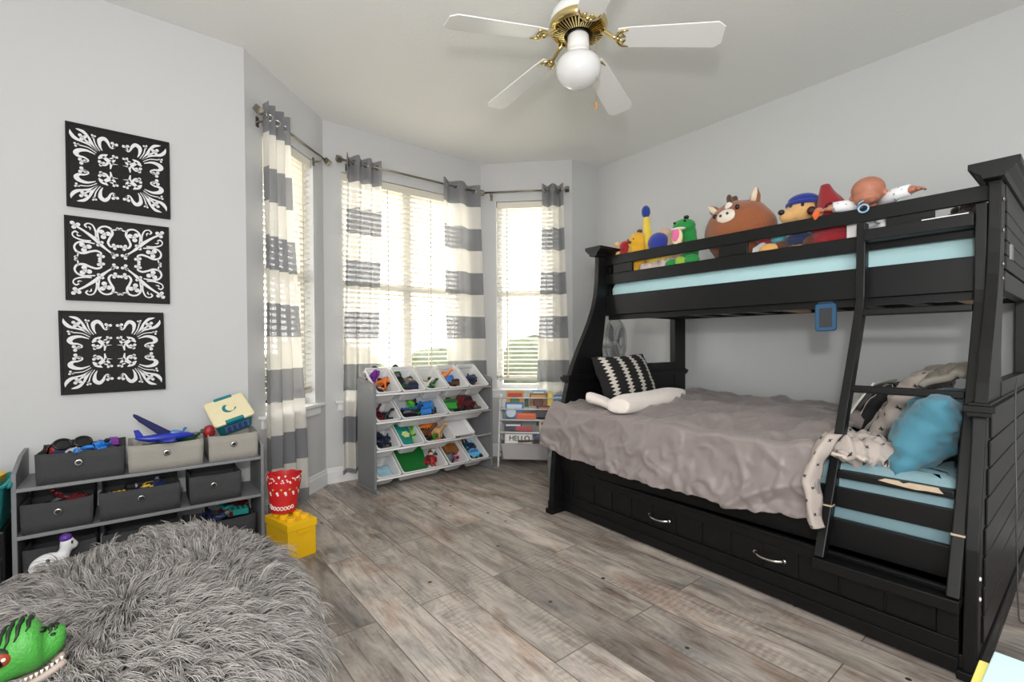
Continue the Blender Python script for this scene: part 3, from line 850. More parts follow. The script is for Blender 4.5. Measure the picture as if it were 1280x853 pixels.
def toy_car(p, c1, c2, s, rz, tilt, label, group):
    T = empty('toy_car', p, label, 'toy', group, rz)
    M = ROT(tilt, 'X')
    m = MB(); m.M = M
    m.prism([(-.5*s, .12*s), (.5*s, .12*s), (.52*s, .26*s), (.30*s, .32*s), (.16*s, .52*s), (-.22*s, .52*s), (-.36*s, .33*s), (-.52*s, .30*s)], -.2*s, .2*s, 'y')
    m.build('body', pm(c1), T, bevel=.03*s, world=False)
    m = MB(); m.M = M; m.prism([(.245*s, .36*s), (.145*s, .49*s), (-.20*s, .49*s), (-.31*s, .36*s)], -.205*s, .205*s, 'y'); m.build('windows', pm(c2), T, world=False)
    for x in (-.3, .3):
        for y in (-.2, .2):
            m = MB(); m.M = M; m.lathe([(.0, -.05*s), (.10*s, -.05*s), (.115*s, -.03*s), (.115*s, .03*s), (.10*s, .05*s), (0, .05*s)], 12, TR(x*s, y*s, .12*s) @ ROT(90, 'X')); m.build('wheel', pm((24, 24, 26)), T, world=False)
    return T
def toy_beast(p, c1, c2, s, rz, tilt, label, group):
    """little four-legged dinosaur with a tail and back plates"""
    T = empty('toy_dinosaur', p, label, 'toy', group, rz)
    m = MB(); m.M = ROT(tilt, 'X')
    m.ell((0, 0, .42*s), (.34*s, .17*s, .19*s)); m.tube([(-.25*s, 0, .44*s), (-.5*s, 0, .42*s), (-.75*s, .06*s, .32*s)], [.13*s, .07*s, .02*s], 8)
    m.tube([(.25*s, 0, .48*s), (.42*s, 0, .66*s), (.48*s, 0, .78*s)], [.11*s, .08*s, .08*s], 8); m.ell((.56*s, 0, .80*s), (.15*s, .09*s, .09*s))
    for x in (-.2, .22):
        for y in (-.12, .12): m.tube([(x*s, y*s, .38*s), (x*s+.02*s, y*s, .18*s), (x*s, y*s, .03*s)], [.085*s, .06*s, .07*s], 8)
    m.build('body', pm(c1), T, remesh=.04*s, world=False, sm_it=2)
    m = MB(); m.M = ROT(tilt, 'X')
    for q in range(6):
        x = -.35+.13*q; m.prism([(x*s-.05*s, .55*s-.2*abs(x)*s*.5), (x*s+.05*s, .55*s-.2*abs(x)*s*.5), (x*s, .72*s-.15*abs(x)*s)], -.012*s, .012*s, 'y')
    m.build('back_plate', pm(c2), T, world=False)
    return T
def toy_brick(p, c1, s, rz, tilt, label, group):
    """studded building brick"""
    m = MB(); m.M = TR(*p) @ Matrix.Rotation(rz, 4, 'Z') @ ROT(tilt, 'X')
    m.box(-.5*s, -.25*s, 0, .5*s, .25*s, .3*s)
    for x in (-.375, -.125, .125, .375):
        for y in (-.125, .125): m.lathe([(.08*s, .3*s), (.08*s, .37*s), (.0, .37*s)], 10, TR(x*s, y*s, 0))
    return tag(m.build('toy_brick', pm(c1), bevel=.012*s), label, 'toy', group)
def toy_robot(p, c1, c2, c3, s, rz, tilt, label, group):
    T = empty('toy_robot', p, label, 'toy', group, rz)
    M = ROT(tilt, 'X')
    m = MB(); m.M = M; m.box(-.2*s, -.13*s, .38*s, .2*s, .13*s, .78*s); m.box(-.16*s, -.15*s, .5*s, .16*s, -.13*s, .7*s); m.build('body', pm(c1), T, bevel=.03*s, world=False)
    m = MB(); m.M = M; m.box(-.11*s, -.1*s, .78*s, .11*s, .1*s, 1.0*s); m.build('head', pm(c2), T, bevel=.04*s, world=False)
    for q in (-1, 1):
        m = MB(); m.M = M; m.tube([(q*.25*s, 0, .74*s), (q*.3*s, -.04*s, .55*s), (q*.28*s, -.16*s, .40*s)], [.07*s, .07*s, .08*s], 8); m.build('arm', pm(c3), T, world=False)
        m = MB(); m.M = M; m.box(q*.11*s-.075*s, -.1*s, .06*s, q*.11*s+.075*s, .08*s, .38*s); m.box(q*.11*s-.085*s, -.18*s, 0, q*.11*s+.085*s, .1*s, .08*s); m.build('leg', pm(c3), T, bevel=.02*s, world=False)
    return T
def toy_ring(p, c1, s, rz, tilt, label, group):
    m = MB(); m.M = TR(*p) @ Matrix.Rotation(rz, 4, 'Z') @ ROT(tilt, 'X')
    m.tube([(.4*s*cos(2*pi*q/20), .4*s*sin(2*pi*q/20), .12*s) for q in range(20)], .12*s, 8, closed=True)
    return tag(m.build('toy_ring', pm(c1), smooth=True), label, 'toy', group)

CN = {'purple': (122, 40, 150), 'black': (26, 26, 30), 'orange': (226, 120, 40), 'navy': (34, 46, 84), 'red': (178, 34, 38), 'maroon': (104, 26, 34), 'green': (44, 160, 52), 'dark green': (34, 84, 44),
      'blue': (38, 122, 208), 'yellow': (240, 196, 50), 'white': (228, 228, 226), 'grey': (110, 112, 116), 'teal': (30, 150, 140), 'tan': (200, 160, 110), 'pink': (226, 120, 170), 'brown': (96, 62, 38), 'lime': (130, 204, 60), 'sky blue': (110, 184, 230), 'cream': (232, 218, 180)}

# ============================================================ TOY RACK
RA = RD(2.22)
RM = frame((1.368, 3.311, 0), (cos(RA), sin(RA), 0), (-sin(RA), cos(RA), 0), (0, 0, 1))
pc = RM @ Vector((.53, .14, 0))
RACK = empty('toy_rack', pc, 'grey and white toy rack of slanted bins below the wide window', 'toy rack')
for u0, u1 in ((-.016, .002), (1.066, 1.084)):
    m = MB(); m.M = RM; m.prism([(0, .012), (.30, .012), (.30, .835), (.27, .845), (.015, .805), (0, .79)], u0, u1, 'x')
    pn = m.build('side_panel', GREYW, RACK, bevel=.002)
    for y, z in ((.03, .775), (.27, .80)):
        m = MB(); m.M = RM; uu_ = u0-.003 if u0 < 0 else u1
        m.lathe([(.011, 0), (.011, .003), (.006, .004)], 12, TR(uu_, y, z) @ ROT(90, 'Y')); m.build('screw_cap', mat('beige_screw_cap', (196, 160, 120), .5) if (u0 < 0 and y < .1) else GREYW, pn)
    m = MB(); m.M = RM; um = (u0+u1)/2
    m.prism([(-.05, 0), (.33, 0), (.33, .02), (.02, .03), (-.035, .03), (-.05, .02)], um-.014, um+.014, 'x'); m.build('foot', GREYW, RACK, bevel=.004)
ROWZ = [.735, .527, .318, .107]
for z in ROWZ:
    for y, dz in ((.004, -.012), (.226, .150)):
        m = MB(); m.M = RM; m.tube([(.002, y, z+dz), (1.066, y, z+dz)], .0075, 10); m.build('rod', WHITE_P, RACK, smooth=True)
m = MB(); m.M = RM; m.box(.002, .275, .60, 1.066, .29, .66); m.box(.002, .275, .06, 1.066, .29, .12); m.build('back_brace', GREYW, RACK)

BIN_P = translucent('white_bin_plastic', (240, 240, 240), .15, .35)
SL = RD(37)
def rrect(w, l, r, n=4):
    out = []
    for cx, cy, a0_ in ((w/2-r, l/2-r, 0), (-w/2+r, l/2-r, 90), (-w/2+r, -l/2+r, 180), (w/2-r, -l/2+r, 270)):
        for q in range(n): a = RD(a0_+90*q/(n-1)); out.append((cx+r*cos(a), cy+r*sin(a)))
    return out
def bin_frame(row, u0, u1):
    z = ROWZ[row]
    e1 = Vector((1, 0, 0)); e2 = Vector((0, cos(SL), sin(SL))); nn = Vector((0, -sin(SL), cos(SL)))
    c = Vector(((u0+u1)/2, -.010, z+.006))+e2*.145
    return RM @ frame(c, e1, e2, nn)
def make_bin(row, u0, u1, label):
    M = bin_frame(row, u0, u1); w = u1-u0-.006; L_ = .29; dp = .148
    m = MB()
    def ring(ww, ll, z, r=.02): return [(x, y, z) for x, y in rrect(ww, ll, r)]
    rings = [ring(w-.060, L_-.10, -dp), ring(w-.022, L_-.022, -.012), ring(w, L_, -.012), ring(w, L_, 0), ring(w-.018, L_-.018, 0), ring(w-.024, L_-.024, -.004), ring(w-.064, L_-.104, -dp+.003)]
    m.loft(rings, M=M)
    return tag(m.build('storage_bin', BIN_P, bevel=.0015), label, 'storage bin', 'white bins of the toy rack'), M, w
G = 'small toys in the bins of the toy rack'
BINS = [
 (0, .004, .210, 'leftmost white bin of the top row, heaped with dark and purple toys', 'leftmost bin of the top row', [('robot', 'purple', 'black', 'purple', -.05, .05, .085), ('figure', 'black', 'brown', 'black', -.055, -.055, .075), ('figure', 'navy', 'orange', 'navy', .02, -.07, .075), ('beast', 'orange', 'red', '', .055, -.005, .075), ('ring', 'brown', '', '', -.06, -.01, .05), ('robot', 'black', 'grey', 'black', .0, -.005, .075)]),
 (0, .214, .420, 'second white bin of the top row, filled with dark figures and cars', 'second bin of the top row', [('figure', 'dark green', 'brown', 'black', -.06, .04, .085), ('robot', 'black', 'grey', 'black', -.045, -.05, .085), ('figure', 'maroon', 'tan', 'red', -.005, -.01, .095), ('car', 'navy', 'black', '', .055, -.05, .085), ('car', 'grey', 'black', '', .05, .005, .08), ('figure', 'brown', 'tan', 'black', .01, -.075, .07)]),
 (0, .424, .628, 'nearly empty middle bin of the top row with a few green figures', 'middle bin of the top row', [('figure', 'lime', 'tan', 'dark green', -.055, -.07, .065), ('beast', 'dark green', 'black', '', .0, -.075, .07), ('figure', 'white', 'tan', 'brown', .045, -.065, .075), ('ring', 'tan', '', '', .02, -.03, .04)]),
 (0, .632, .838, 'fourth white bin of the top row holding orange and blue toys', 'fourth bin of the top row', [('brick', 'blue', '', '', .02, .02, .085), ('beast', 'orange', 'yellow', '', -.06, .02, .08), ('figure', 'brown', 'tan', 'orange', -.02, -.055, .075), ('car', 'brown', 'black', '', .05, -.055, .08), ('figure', 'dark green', 'orange', 'brown', -.065, -.05, .06)]),
 (0, .842, 1.048, 'rightmost white bin of the top row with a blue toy basket', 'rightmost bin of the top row', [('ring', 'navy', '', '', -.02, .0, .10), ('car', 'navy', 'black', '', .035, -.02, .085), ('figure', 'yellow', 'orange', 'yellow', -.01, -.075, .06), ('brick', 'orange', '', '', .05, -.085, .05)]),
 (1, .004, .206, 'leftmost white bin of the second row with thin red and black toys', 'leftmost bin of the second row', [('figure', 'maroon', 'black', 'pink', -.05, -.065, .07), ('beast', 'black', 'grey', '', -.005, -.07, .07), ('figure', 'pink', 'black', 'maroon', .035, -.075, .06), ('ring', 'black', '', '', .065, -.05, .045)]),
 (1, .210, .626, 'wide white bin of the second row with green and blue toy trucks', 'wide middle bin of the second row', [('car', 'blue', 'sky blue', '', .10, -.06, .125), ('robot', 'lime', 'green', 'green', .02, -.035, .095), ('car', 'black', 'grey', '', -.12, -.075, .085), ('beast', 'black', 'dark green', '', -.055, -.075, .07), ('ring', 'grey', '', '', -.17, -.01, .06), ('figure', 'navy', 'blue', 'sky blue', .05, -.085, .06)]),
 (1, .630, 1.046, 'wide rightmost bin of the second row with green and dark red trucks', 'wide rightmost bin of the second row', [('car', 'green', 'dark green', '', -.10, -.055, .12), ('car', 'maroon', 'black', '', .04, -.035, .13), ('robot', 'maroon', 'red', 'maroon', .0, .015, .085), ('figure', 'black', 'red', 'maroon', .10, -.08, .065), ('robot', 'red', 'grey', 'black', .085, .01, .08), ('car', 'brown', 'black', '', .13, -.065, .07)]),
 (2, .004, .204, 'leftmost white bin of the third row full of black figures', 'leftmost bin of the third row', [('figure', 'black', 'navy', 'black', -.055, -.06, .085), ('figure', 'navy', 'black', 'black', -.02, -.04, .09), ('robot', 'black', 'navy', 'grey', .02, -.065, .08), ('figure', 'black', 'grey', 'navy', .06, -.05, .08), ('robot', 'navy', 'grey', 'black', -.04, .0, .075)]),
 (2, .208, .408, 'second white bin of the third row holding a teal toy bag', 'second bin of the third row', [('figure', 'lime', 'green', 'lime', .07, -.06, .08)]),
 (2, .412, .700, 'third white bin of the third row heaped with orange animals', 'third bin of the third row', [('beast', 'orange', 'brown', '', -.02, .005, .10), ('beast', 'brown', 'black', '', -.08, -.05, .09), ('figure', 'green', 'orange', 'green', -.02, -.065, .075), ('beast', 'tan', 'orange', '', .035, -.045, .09), ('figure', 'red', 'brown', 'orange', .085, -.04, .09), ('figure', 'black', 'tan', 'maroon', .105, -.07, .07), ('ring', 'orange', '', '', .03, -.08, .045)]),
 (3, .004, .204, 'leftmost white bin of the bottom row, empty but for pale blue paper', 'leftmost bin of the bottom row', []),
 (3, .208, .622, 'wide white bin of the bottom row holding a green base plate', 'wide middle bin of the bottom row', [('figure', 'maroon', 'white', 'red', .12, -.03, .085), ('figure', 'red', 'cream', 'brown', .135, -.075, .07), ('ring', 'white', '', '', .10, -.085, .04)]),
 (3, .632, .836, 'third white bin of the bottom row with a brown box and grey toys', 'third bin of the bottom row', [('car', 'grey', 'black', '', -.03, -.065, .09), ('figure', 'pink', 'tan', 'purple', .04, -.06, .075), ('robot', 'grey', 'white', 'black', -.055, -.02, .08), ('ring', 'pink', '', '', .065, -.03, .04)]),
 (3, .842, 1.046, 'rightmost white bin of the bottom row with yellow and blue toys', 'rightmost bin of the bottom row', [('beast', 'navy', 'yellow', '', .0, .03, .10), ('car', 'sky blue', 'blue', '', .01, -.085, .10), ('brick', 'yellow', '', '', .06, -.06, .06), ('figure', 'teal', 'yellow', 'navy', .035, .0, .08), ('figure', 'yellow', 'tan', 'orange', -.065, .0, .10), ('robot', 'navy', 'sky blue', 'dark green', .0, -.02, .085)]),
]
KN = {'figure': 'toy figure', 'car': 'toy car', 'beast': 'toy dinosaur', 'brick': 'studded brick', 'robot': 'toy robot', 'ring': 'ring toy'}
for row, u0, u1, lab, short, items in BINS:
    o, M, w = make_bin(row, u0, u1, lab)
    hw = (u1-u0)/2-.05
    extra = []
    if items and short != 'second bin of the third row':
        cols = [q[1] for q in items]
        for q in range(3 if u1-u0 < .3 else 5):
            a = rnd.choice(cols); k2 = rnd.choice([k for k in ('figure', 'car', 'ring', 'beast', 'brick', 'robot') if (k, a) not in {(i[0], i[1]) for i in items+extra}] or ['ring'])
            if (k2, a) in {(i[0], i[1]) for i in items+extra}: continue
            xs = [i[4] for i in items]; lo, hi = max(-hw, min(xs)-.02), min(hw, max(xs)+.02)
            extra.append((k2, a, 'black', a, rnd.uniform(lo, hi), rnd.uniform(-.07, .0), .06))
    for kind, a, b, c, x, y, s in items+extra:
        p = M @ Vector((x, y, -.108))
        p.z += .012
        s *= 1.8; rz = rnd.uniform(-1.2, 1.2)+RA; ti = rnd.choice((-25, -60, -75, -40, -50)) if kind in ('figure', 'robot') else rnd.uniform(-25, 10)
        l = '%s %s in the %s' % (a, KN[kind], short)
        if kind == 'figure': toy_figure(p, CN[a], CN[b], CN[c], s, rz, ti, '%s-headed %s' % (b, l), G)
        elif kind == 'robot': toy_robot(p, CN[a], CN[b], CN[c], s, rz, ti, l, G)
        elif kind == 'car': toy_car(p, CN[a], CN[b], s, rz, ti, l, G)
        elif kind == 'beast': toy_beast(p, CN[a], CN[b], s, rz, ti, l, G)
        elif kind == 'brick': toy_brick(p, CN[a], s, rz, ti, l, G)
        else: toy_ring(p, CN[a], s, rz, ti, l, G)
# teal bag with a pale flower in row three
M = bin_frame(2, .208, .408)
m = MB()
def bag(u, v):
    return None
rings = []
for i in range(9):
    t = i/8; hh = .014+.024*sin(pi*min(1, t*1.05))*(1-.4*t); ww = .066*(1-.08*sin(t*9)*.3)
    rings.append([(-.022+ww*cos(2*pi*k/16)*1.0, -.095+.185*t, -.068+.045*t+hh*sin(2*pi*k/16)) for k in range(16)])
m.loft(rings, M=M)
o = m.build('toy_bag', pm((22, 140, 128)), smooth=True); tag(o, 'teal toy bag with a pale flower lying in the third row', 'bag')
m = MB()
for k in range(6): m.ell((-.03+.022*cos(k*pi/3), -.035+.022*sin(k*pi/3), .004), (.014, .014, .004), 10, 6)
m.ell((-.03, -.035, .006), (.013, .013, .004), 10, 6)
m.M = None; m.v = [M @ p for p in m.v]; m.build('flower', pm((214, 226, 150)), o, smooth=True)
# green base plate, brown box, blue paper, white tray
M = bin_frame(3, .208, .622); m = MB(); Q = M @ TR(-.055, .012, -.052) @ ROT(14, 'X') @ ROT(-4, 'Z')
m.box(-.125, -.115, 0, .125, .115, .005, Q)
for i in range(12):
    for j in range(11): m.lathe([(.0065, .005), (.0065, .008), (0, .008)], 6, Q @ TR(-.115+i*.0209, -.105+j*.021, 0))
tag(m.build('base_plate', pm((20, 112, 44)), bevel=0), 'green studded base plate lying in the bottom row', 'base plate')
M = bin_frame(3, .632, .836); m = MB(); m.box(-.055, .0, -.09, .075, .085, -.035, M @ TR(0, 0, .01)); m.box(-.057, -.002, -.027, .077, .087, -.022, M)
tag(m.build('wooden_box', mat('toy_box_wood', (150, 96, 46), .6, mottled=.2, mscale=20), bevel=.002), 'small brown wooden box at the back of the bottom row', 'box')
M = bin_frame(3, .004, .204); m = MB()
m.grid(lambda u, v: M @ Vector((-.07+.14*u, -.10+.13*v, -.088+.012*nse(u*3, v*3, 2)+.02*(1-v))), 14, 12)
tag(m.build('paper_sheet', pm((170, 208, 222)), smooth=True, solid=.0012), 'pale blue paper in the leftmost bottom bin', 'paper')
m = MB(); zr = ROWZ[2]; Q = RM @ TR(.80, .125, zr+.066) @ ROT(36, 'X')
m.loft([[(x, y, z) for x, y in rrect(w_, l_, .02)] for w_, l_, z in ((.17, .20, 0), (.20, .23, .022), (.214, .245, .022), (.214, .245, .027), (.195, .225, .027), (.165, .195, .005))], M=Q)
tag(m.build('bin_lid', WHITE_P, bevel=.001), 'flat white tray lying on the third row rods where no bin stands', 'tray')

# ============================================================ BOOK RACK
bx_ = Vector((X3-X2, YA-Y1, 0)).normalized(); by_ = Vector((-bx_.y, bx_.x, 0))
BM = frame((2.512, 3.357, 0), bx_, by_, (0, 0, 1))
pc = BM @ Vector((.31, .14, 0))
BR = empty('book_rack', pc, 'white sling book rack under the narrow window, partly hidden by the bunk bed', 'book rack')
BW = .62
for u in (0, BW):
    m = MB(); m.M = BM
    for (ya, za), (yb, zb) in (((0.0, 0.0), (.17, .625)), ((.30, 0), (.19, .625)), ((.02, .085), (.285, .085))):
        m.tube([(u, ya, za), (u, yb, zb)], .0095, 8)
    m.build('side_frame', WHITE_P, BR, smooth=True)
TIER = [(.60, .165), (.50, .138), (.405, .112), (.295, .082), (.192, .054)]
SLING = translucent('white_sling_fabric', (236, 236, 234), .25, .8)
for i, (z, y) in enumerate(TIER[:4]):
    m = MB(); m.M = BM; m.tube([(0, y-.02, z), (BW, y-.02, z)], .006, 8); m.build('cross_bar', WHITE_P, BR, smooth=True)
    zb = TIER[i+1][0]; yb = y-.022; h = .028
    m = MB(); m.M = BM
    m.grid(lambda u, v: (u*BW, yb-.004*sin(pi*u)+.05*(1-v), zb-h*(1-v)*.9), 20, 6)
    m.build('sling_pocket', SLING, BR, smooth=True, solid=.002)
    m = MB(); m.M = BM; m.tube([(0, yb, zb), (BW, yb, zb)], .006, 8); m.build('cross_bar', WHITE_P, BR, smooth=True)
m = MB(); m.M = BM; m.grid(lambda u, v: (u*BW, .178+.004*sin(pi*u)-.015*(1-v), .50+.10*v), 16, 4); m.build('sling_back', SLING, BR, smooth=True, solid=.002)
# translucent bottom bin
m = MB(); m.M = BM
rings = [[(.30+x*1.0, .165+yy, z) for x, yy in rrect(w_, l_, .02)] for w_, l_, z in ((.53, .20, .055), (.575, .235, .19), (.60, .26, .19), (.60, .26, .197), (.57, .23, .197), (.525, .195, .06))]
m.loft(rings); m.build('bottom_bin', translucent('frosted_bin', (232, 228, 228), .5, .4), BR, bevel=.002)
def book(u0, u1, z0, z1, y, th, lean, c_cover, c2, label, art=None):
    Q = BM @ TR((u0+u1)/2, y, z0) @ ROT(lean, 'X')
    h = z1-z0; w = u1-u0
    m = MB(); m.mi = 0
    m.box(-w/2, 0, 0, w/2, .002, h, Q); m.box(-w/2, th-.002, 0, w/2, th, h, Q); m.box(-w/2, .002, 0, -w/2+.002, th-.002, h, Q)
    o = m.build('book', pm(c_cover), bevel=0); tag(o, label, 'book', 'books in the book rack')
    m = MB(); m.box(-w/2+.002, .002, .002, w/2-.003, th-.002, h-.003, Q); m.build('pages', pm((236, 230, 214)), o)
    m = MB(); m.box(-w*.42, -.0006, h*.60, w*.42, .0, h*.86, Q); m.build('title_band', pm(c2), o)
    if art:
        m = MB()
        for (x, z, r_, cc) in art: m.ell((x*w, -.0008, z*h), (r_*w, .0012, r_*w*.9), 12, 6, Q)
        m.build('cover_picture', pm(art[0][3]), o, smooth=True)
    return o
TOP = TIER[0]
book(.055, .215, .525, .665, .150, .010, -14, (206, 150, 40), (196, 44, 38), 'orange-yellow picture book with a red band at the left of the top tier', [(0, .35, .28, (86, 120, 40))])
book(.222, .262, .52, .60, .156, .012, -14, (30, 70, 44), (24, 50, 36), 'narrow dark green book between two picture books in the top tier')
book(.270, .430, .53, .645, .145, .012, -14, (132, 84, 36), (214, 160, 60), 'brown picture book with a gold band in the top tier', [(0, .3, .3, (96, 44, 24))])
book(.290, .410, .545, .672, .172, .008, -14, (120, 176, 214), (232, 232, 236), 'pale blue book standing behind the brown picture book')
book(.436, .480, .53, .655, .150, .010, -14, (236, 206, 60), (246, 222, 90), 'narrow yellow book in the top tier')
book(.490, .590, .53, .63, .150, .012, -14, (52, 104, 156), (180, 206, 226), 'blue book at the bed end of the top tier')
book(.05, .215, .425, .565, .118, .012, -14, (44, 110, 176), (214, 228, 240), 'blue picture book with a pale animal in the second tier', [(-.18, .32, .30, (206, 220, 232))])
book(.155, .330, .415, .470, .104, .014, -14, (222, 84, 30), (236, 120, 50), 'orange-red book lying across the front of the second tier')
book(.335, .58, .43, .535, .120, .014, -14, (44, 40, 42), (214, 96, 40), 'dark book with an orange title at the bed end of the second tier')
book(.045, .205, .315, .375, .090, .012, -14, (34, 38, 58), (220, 222, 226), 'dark navy book with a white title in the third tier')
book(.15, .30, .31, .352, .078, .012, -14, (176, 42, 50), (196, 60, 66), 'red book in front of the navy book in the third tier')
book(.36, .58, .31, .40, .092, .014, -14, (206, 196, 180), (150, 60, 44), 'cream and rust book at the bed end of the third tier')
o = book(.055, .300, .202, .284, .056, .012, -14, (226, 224, 218), (226, 224, 218), 'white book lettered HELLO in the lowest tier')
fc = bpy.data.curves.new('lettering', 'FONT'); fc.body = 'HELLO'; fc.size = .062; fc.extrude = .0006; fc.offset = .0012; fc.align_x = 'CENTER'
fo = bpy.data.objects.new('lettering_curve', fc); COL.objects.link(fo)
lme = bpy.data.meshes.new_from_object(fo.evaluated_get(bpy.context.evaluated_depsgraph_get()))
bpy.data.objects.remove(fo)
lo_ = bpy.data.objects.new('lettering', lme); COL.objects.link(lo_); lo_.parent = o
Q = BM @ TR(.185, .056, .205) @ ROT(-14, 'X') @ TR(0, -.0016, .022) @ ROT(90, 'X')
lo_.matrix_local = Matrix.Translation(o.location).inverted() @ Q
lme.materials.clear(); lme.materials.append(pm((30, 30, 32)))
book(.315, .56, .215, .29, .06, .014, -14, (36, 46, 84), (60, 76, 130), 'navy book at the bed end of the lowest tier')
m = MB(); m.box(.19, .020, .200, .40, .052, .212, BM @ TR(0, 0, .004) @ ROT(-4, 'Y')); tag(m.build('wooden_ruler', mat('dark_wood_lath', (92, 62, 40), .6, mottled=.2), bevel=.002), 'flat brown wooden stick lying on the edge of the lowest tier', 'stick')
# ============================================================ WALL ART
PLAQ = mat('black_plaque_wood', (19, 18, 18), .6, bump=.15, bscale=150, mottled=.2, mscale=20, spec=.25)
ORN = mat('white_scrollwork', (226, 226, 228), .6, bump=.05)
def bez(p, n=10):
    out = []
    P = [p[0]]+list(p)+[p[-1]]
    for i in range(1, len(P)-2):
        a, b, c, d = P[i-1:i+3]
        for k in range(n):
            t = k/n
            out.append(tuple(.5*((2*b[j])+(-a[j]+c[j])*t+(2*a[j]-5*b[j]+4*c[j]-d[j])*t*t+(-a[j]+3*b[j]-3*c[j]+d[j])*t**3) for j in range(len(b))))
    out.append(tuple(p[-1])); return out
def ribbon(m, pts, S, y0, y1):
    """flat tapering stroke; pts are (a, b, width) with 0,0 the plaque centre"""
    q = bez(pts); L_, R_ = [], []
    for i, (a, b, w) in enumerate(q):
        a0_, b0_ = q[max(0, i-1)][:2]; a1_, b1_ = q[min(len(q)-1, i+1)][:2]
        d = math.hypot(a1_-a0_, b1_-b0_) or 1
        nx, nz = -(b1_-b0_)/d, (a1_-a0_)/d
        w *= .84; L_.append((a+nx*w/2, b+nz*w/2)); R_.append((a-nx*w/2, b-nz*w/2))
    for sa, sb in ((1, 1), (-1, 1), (1, -1), (-1, -1)):
        n = len(q)
        vs = [(sa*x*S, y, sb*z*S) for y in (y0, y1) for x, z in L_+R_]
        fs = []
        for i in range(n-1):
            fs += [(i, i+1, n+i+1, n+i), (2*n+i, 3*n+i, 3*n+i+1, 2*n+i+1), (i, 2*n+i, 2*n+i+1, i+1), (n+i, n+i+1, 3*n+i+1, 3*n+i)]
        fs += [(0, n, 3*n, 2*n), (n-1, 3*n-1, 4*n-1, 2*n-1)]
        m.add(vs, fs)
def dots(m, S, y0, y1, lst):
    for a, b, r in lst:
        for sa, sb in ((1, 1), (-1, 1), (1, -1), (-1, -1)):
            m.prism([(sa*a*S+r*S*cos(2*pi*k/10), sb*b*S+r*S*sin(2*pi*k/10)) for k in range(10)], y0, y1, 'y')
def mirror(l): return [tuple([p[1], p[0]]+list(p[2:])) for p in l]
def clover(a, b, r): return [(a+r*.85*cos(t), b+r*.85*sin(t), r*.62) for t in (RD(45), RD(165), RD(285))]+[(a, b, r*.5)]
def fa(x, y, w=0): return ((955-x)/925, (790-y)/725, w)
def fb(x, y, w=0): return ((892-x)/862, 1-(y-55-.113*(x-30))/680, w)
A_STROKES = [
 [fa(560, 490, .02), fa(470, 390, .075), fa(415, 280, .055), fa(330, 200, .075), fa(250, 175, .05), fa(200, 165, .006)],
 [fa(560, 490, .02), fa(430, 400, .06), fa(310, 372, .045), fa(195, 335, .085), fa(125, 270, .075), fa(105, 200, .006)],
 [fa(420, 372, .05), fa(360, 335, .04), fa(320, 305, .04)],
 [fa(600, 480, .018), fa(525, 370, .026), fa(490, 245, .034)],
 [fa(540, 522, .018), fa(400, 455, .024), fa(205, 440, .03)],
 [fa(640, 462, .02), fa(602, 385, .06), fa(598, 290, .10), fa(670, 245, .10), fa(735, 290, .075), fa(775, 365, .04), fa(815, 390, .034), fa(850, 365, .034), fa(855, 330, .03)],
 [fa(520, 552, .02), fa(380, 512, .06), fa(255, 530, .10), fa(200, 580, .12), fa(240, 630, .07), fa(330, 640, .045), fa(395, 670, .038), fa(390, 700, .036), fa(330, 712, .03)],
 [fa(572, 618, .03), fa(625, 572, .10), fa(680, 545, .085), fa(735, 516, .012)],
 [fa(650, 565, .05), fa(720, 610, .10), fa(785, 650, .09), fa(790, 690, .06), fa(778, 765, .028)],
 [fa(790, 672, .04), fa(840, 668, .024), fa(910, 664, .006)],
 [fa(780, 650, .06), fa(840, 610, .06), fa(850, 560, .045), fa(800, 572, .04), fa(765, 580, .02)],
 [fa(740, 660, .06), fa(690, 708, .06), fa(640, 712, .05), fa(600, 715, .03)],
]
A_CLOVERS = [(305, 292, .060), (850, 322, .055), (298, 712, .060), (860, 545, .045), (622, 690, .055), (493, 240, .036), (205, 440, .040)]
def motif_a(m, S, y0, y1):
    for s in A_STROKES: ribbon(m, s, S, y0, y1)
    for x, y, r in A_CLOVERS:
        a, b, _ = fa(x, y); dots(m, S, y0, y1, clover(a, b, r))
B_STROKES = [
 [fb(205, 235, .05), fb(330, 315, .055), (.455, .497, .09), (.345, .37, .085), (.25, .275, .05), (.12, .16, .045)],
 [(.44, .53, .035), fb(510, 325, .042), fb(465, 225, .034), fb(395, 192, .03), fb(345, 220, .042), fb(375, 262, .03)],
 [(.385, .462, .03), fb(540, 340, .05), fb(580, 265, .045), fb(665, 243, .045), fb(755, 283, .055), fb(778, 365, .06), fb(735, 440, .055), fb(708, 515, .055), fb(745, 578, .045), fb(800, 575, .03)],
 [fb(760, 290, .03), fb(820, 302, .034), fb(875, 285, .05)],
 [fb(425, 300, .012), fb(425, 265, .036), fb(395, 245, .02)],
]
B_CLOVERS = [(650, 370, .085), (825, 580, .058)]
def motif_b(m, S, y0, y1):
    for q in B_STROKES: ribbon(m, q, S, y0, y1)
    for q in B_STROKES[1:]: ribbon(m, mirror(q), S, y0, y1)
    for x, y, r in B_CLOVERS:
        a, b, _ = fb(x, y); d = clover(a, b, r); dots(m, S, y0, y1, d+mirror(d))
    d = fb(882, 284); dots(m, S, y0, y1, [(max(.03, d[0]), d[1], .034), (d[1], max(.03, d[0]), .034)])
    dots(m, S, y0, y1, clover(.815, .79, .07)+clover(.10, .14, .058)+[(.40, .36, .035), (.33, .43, .035)])
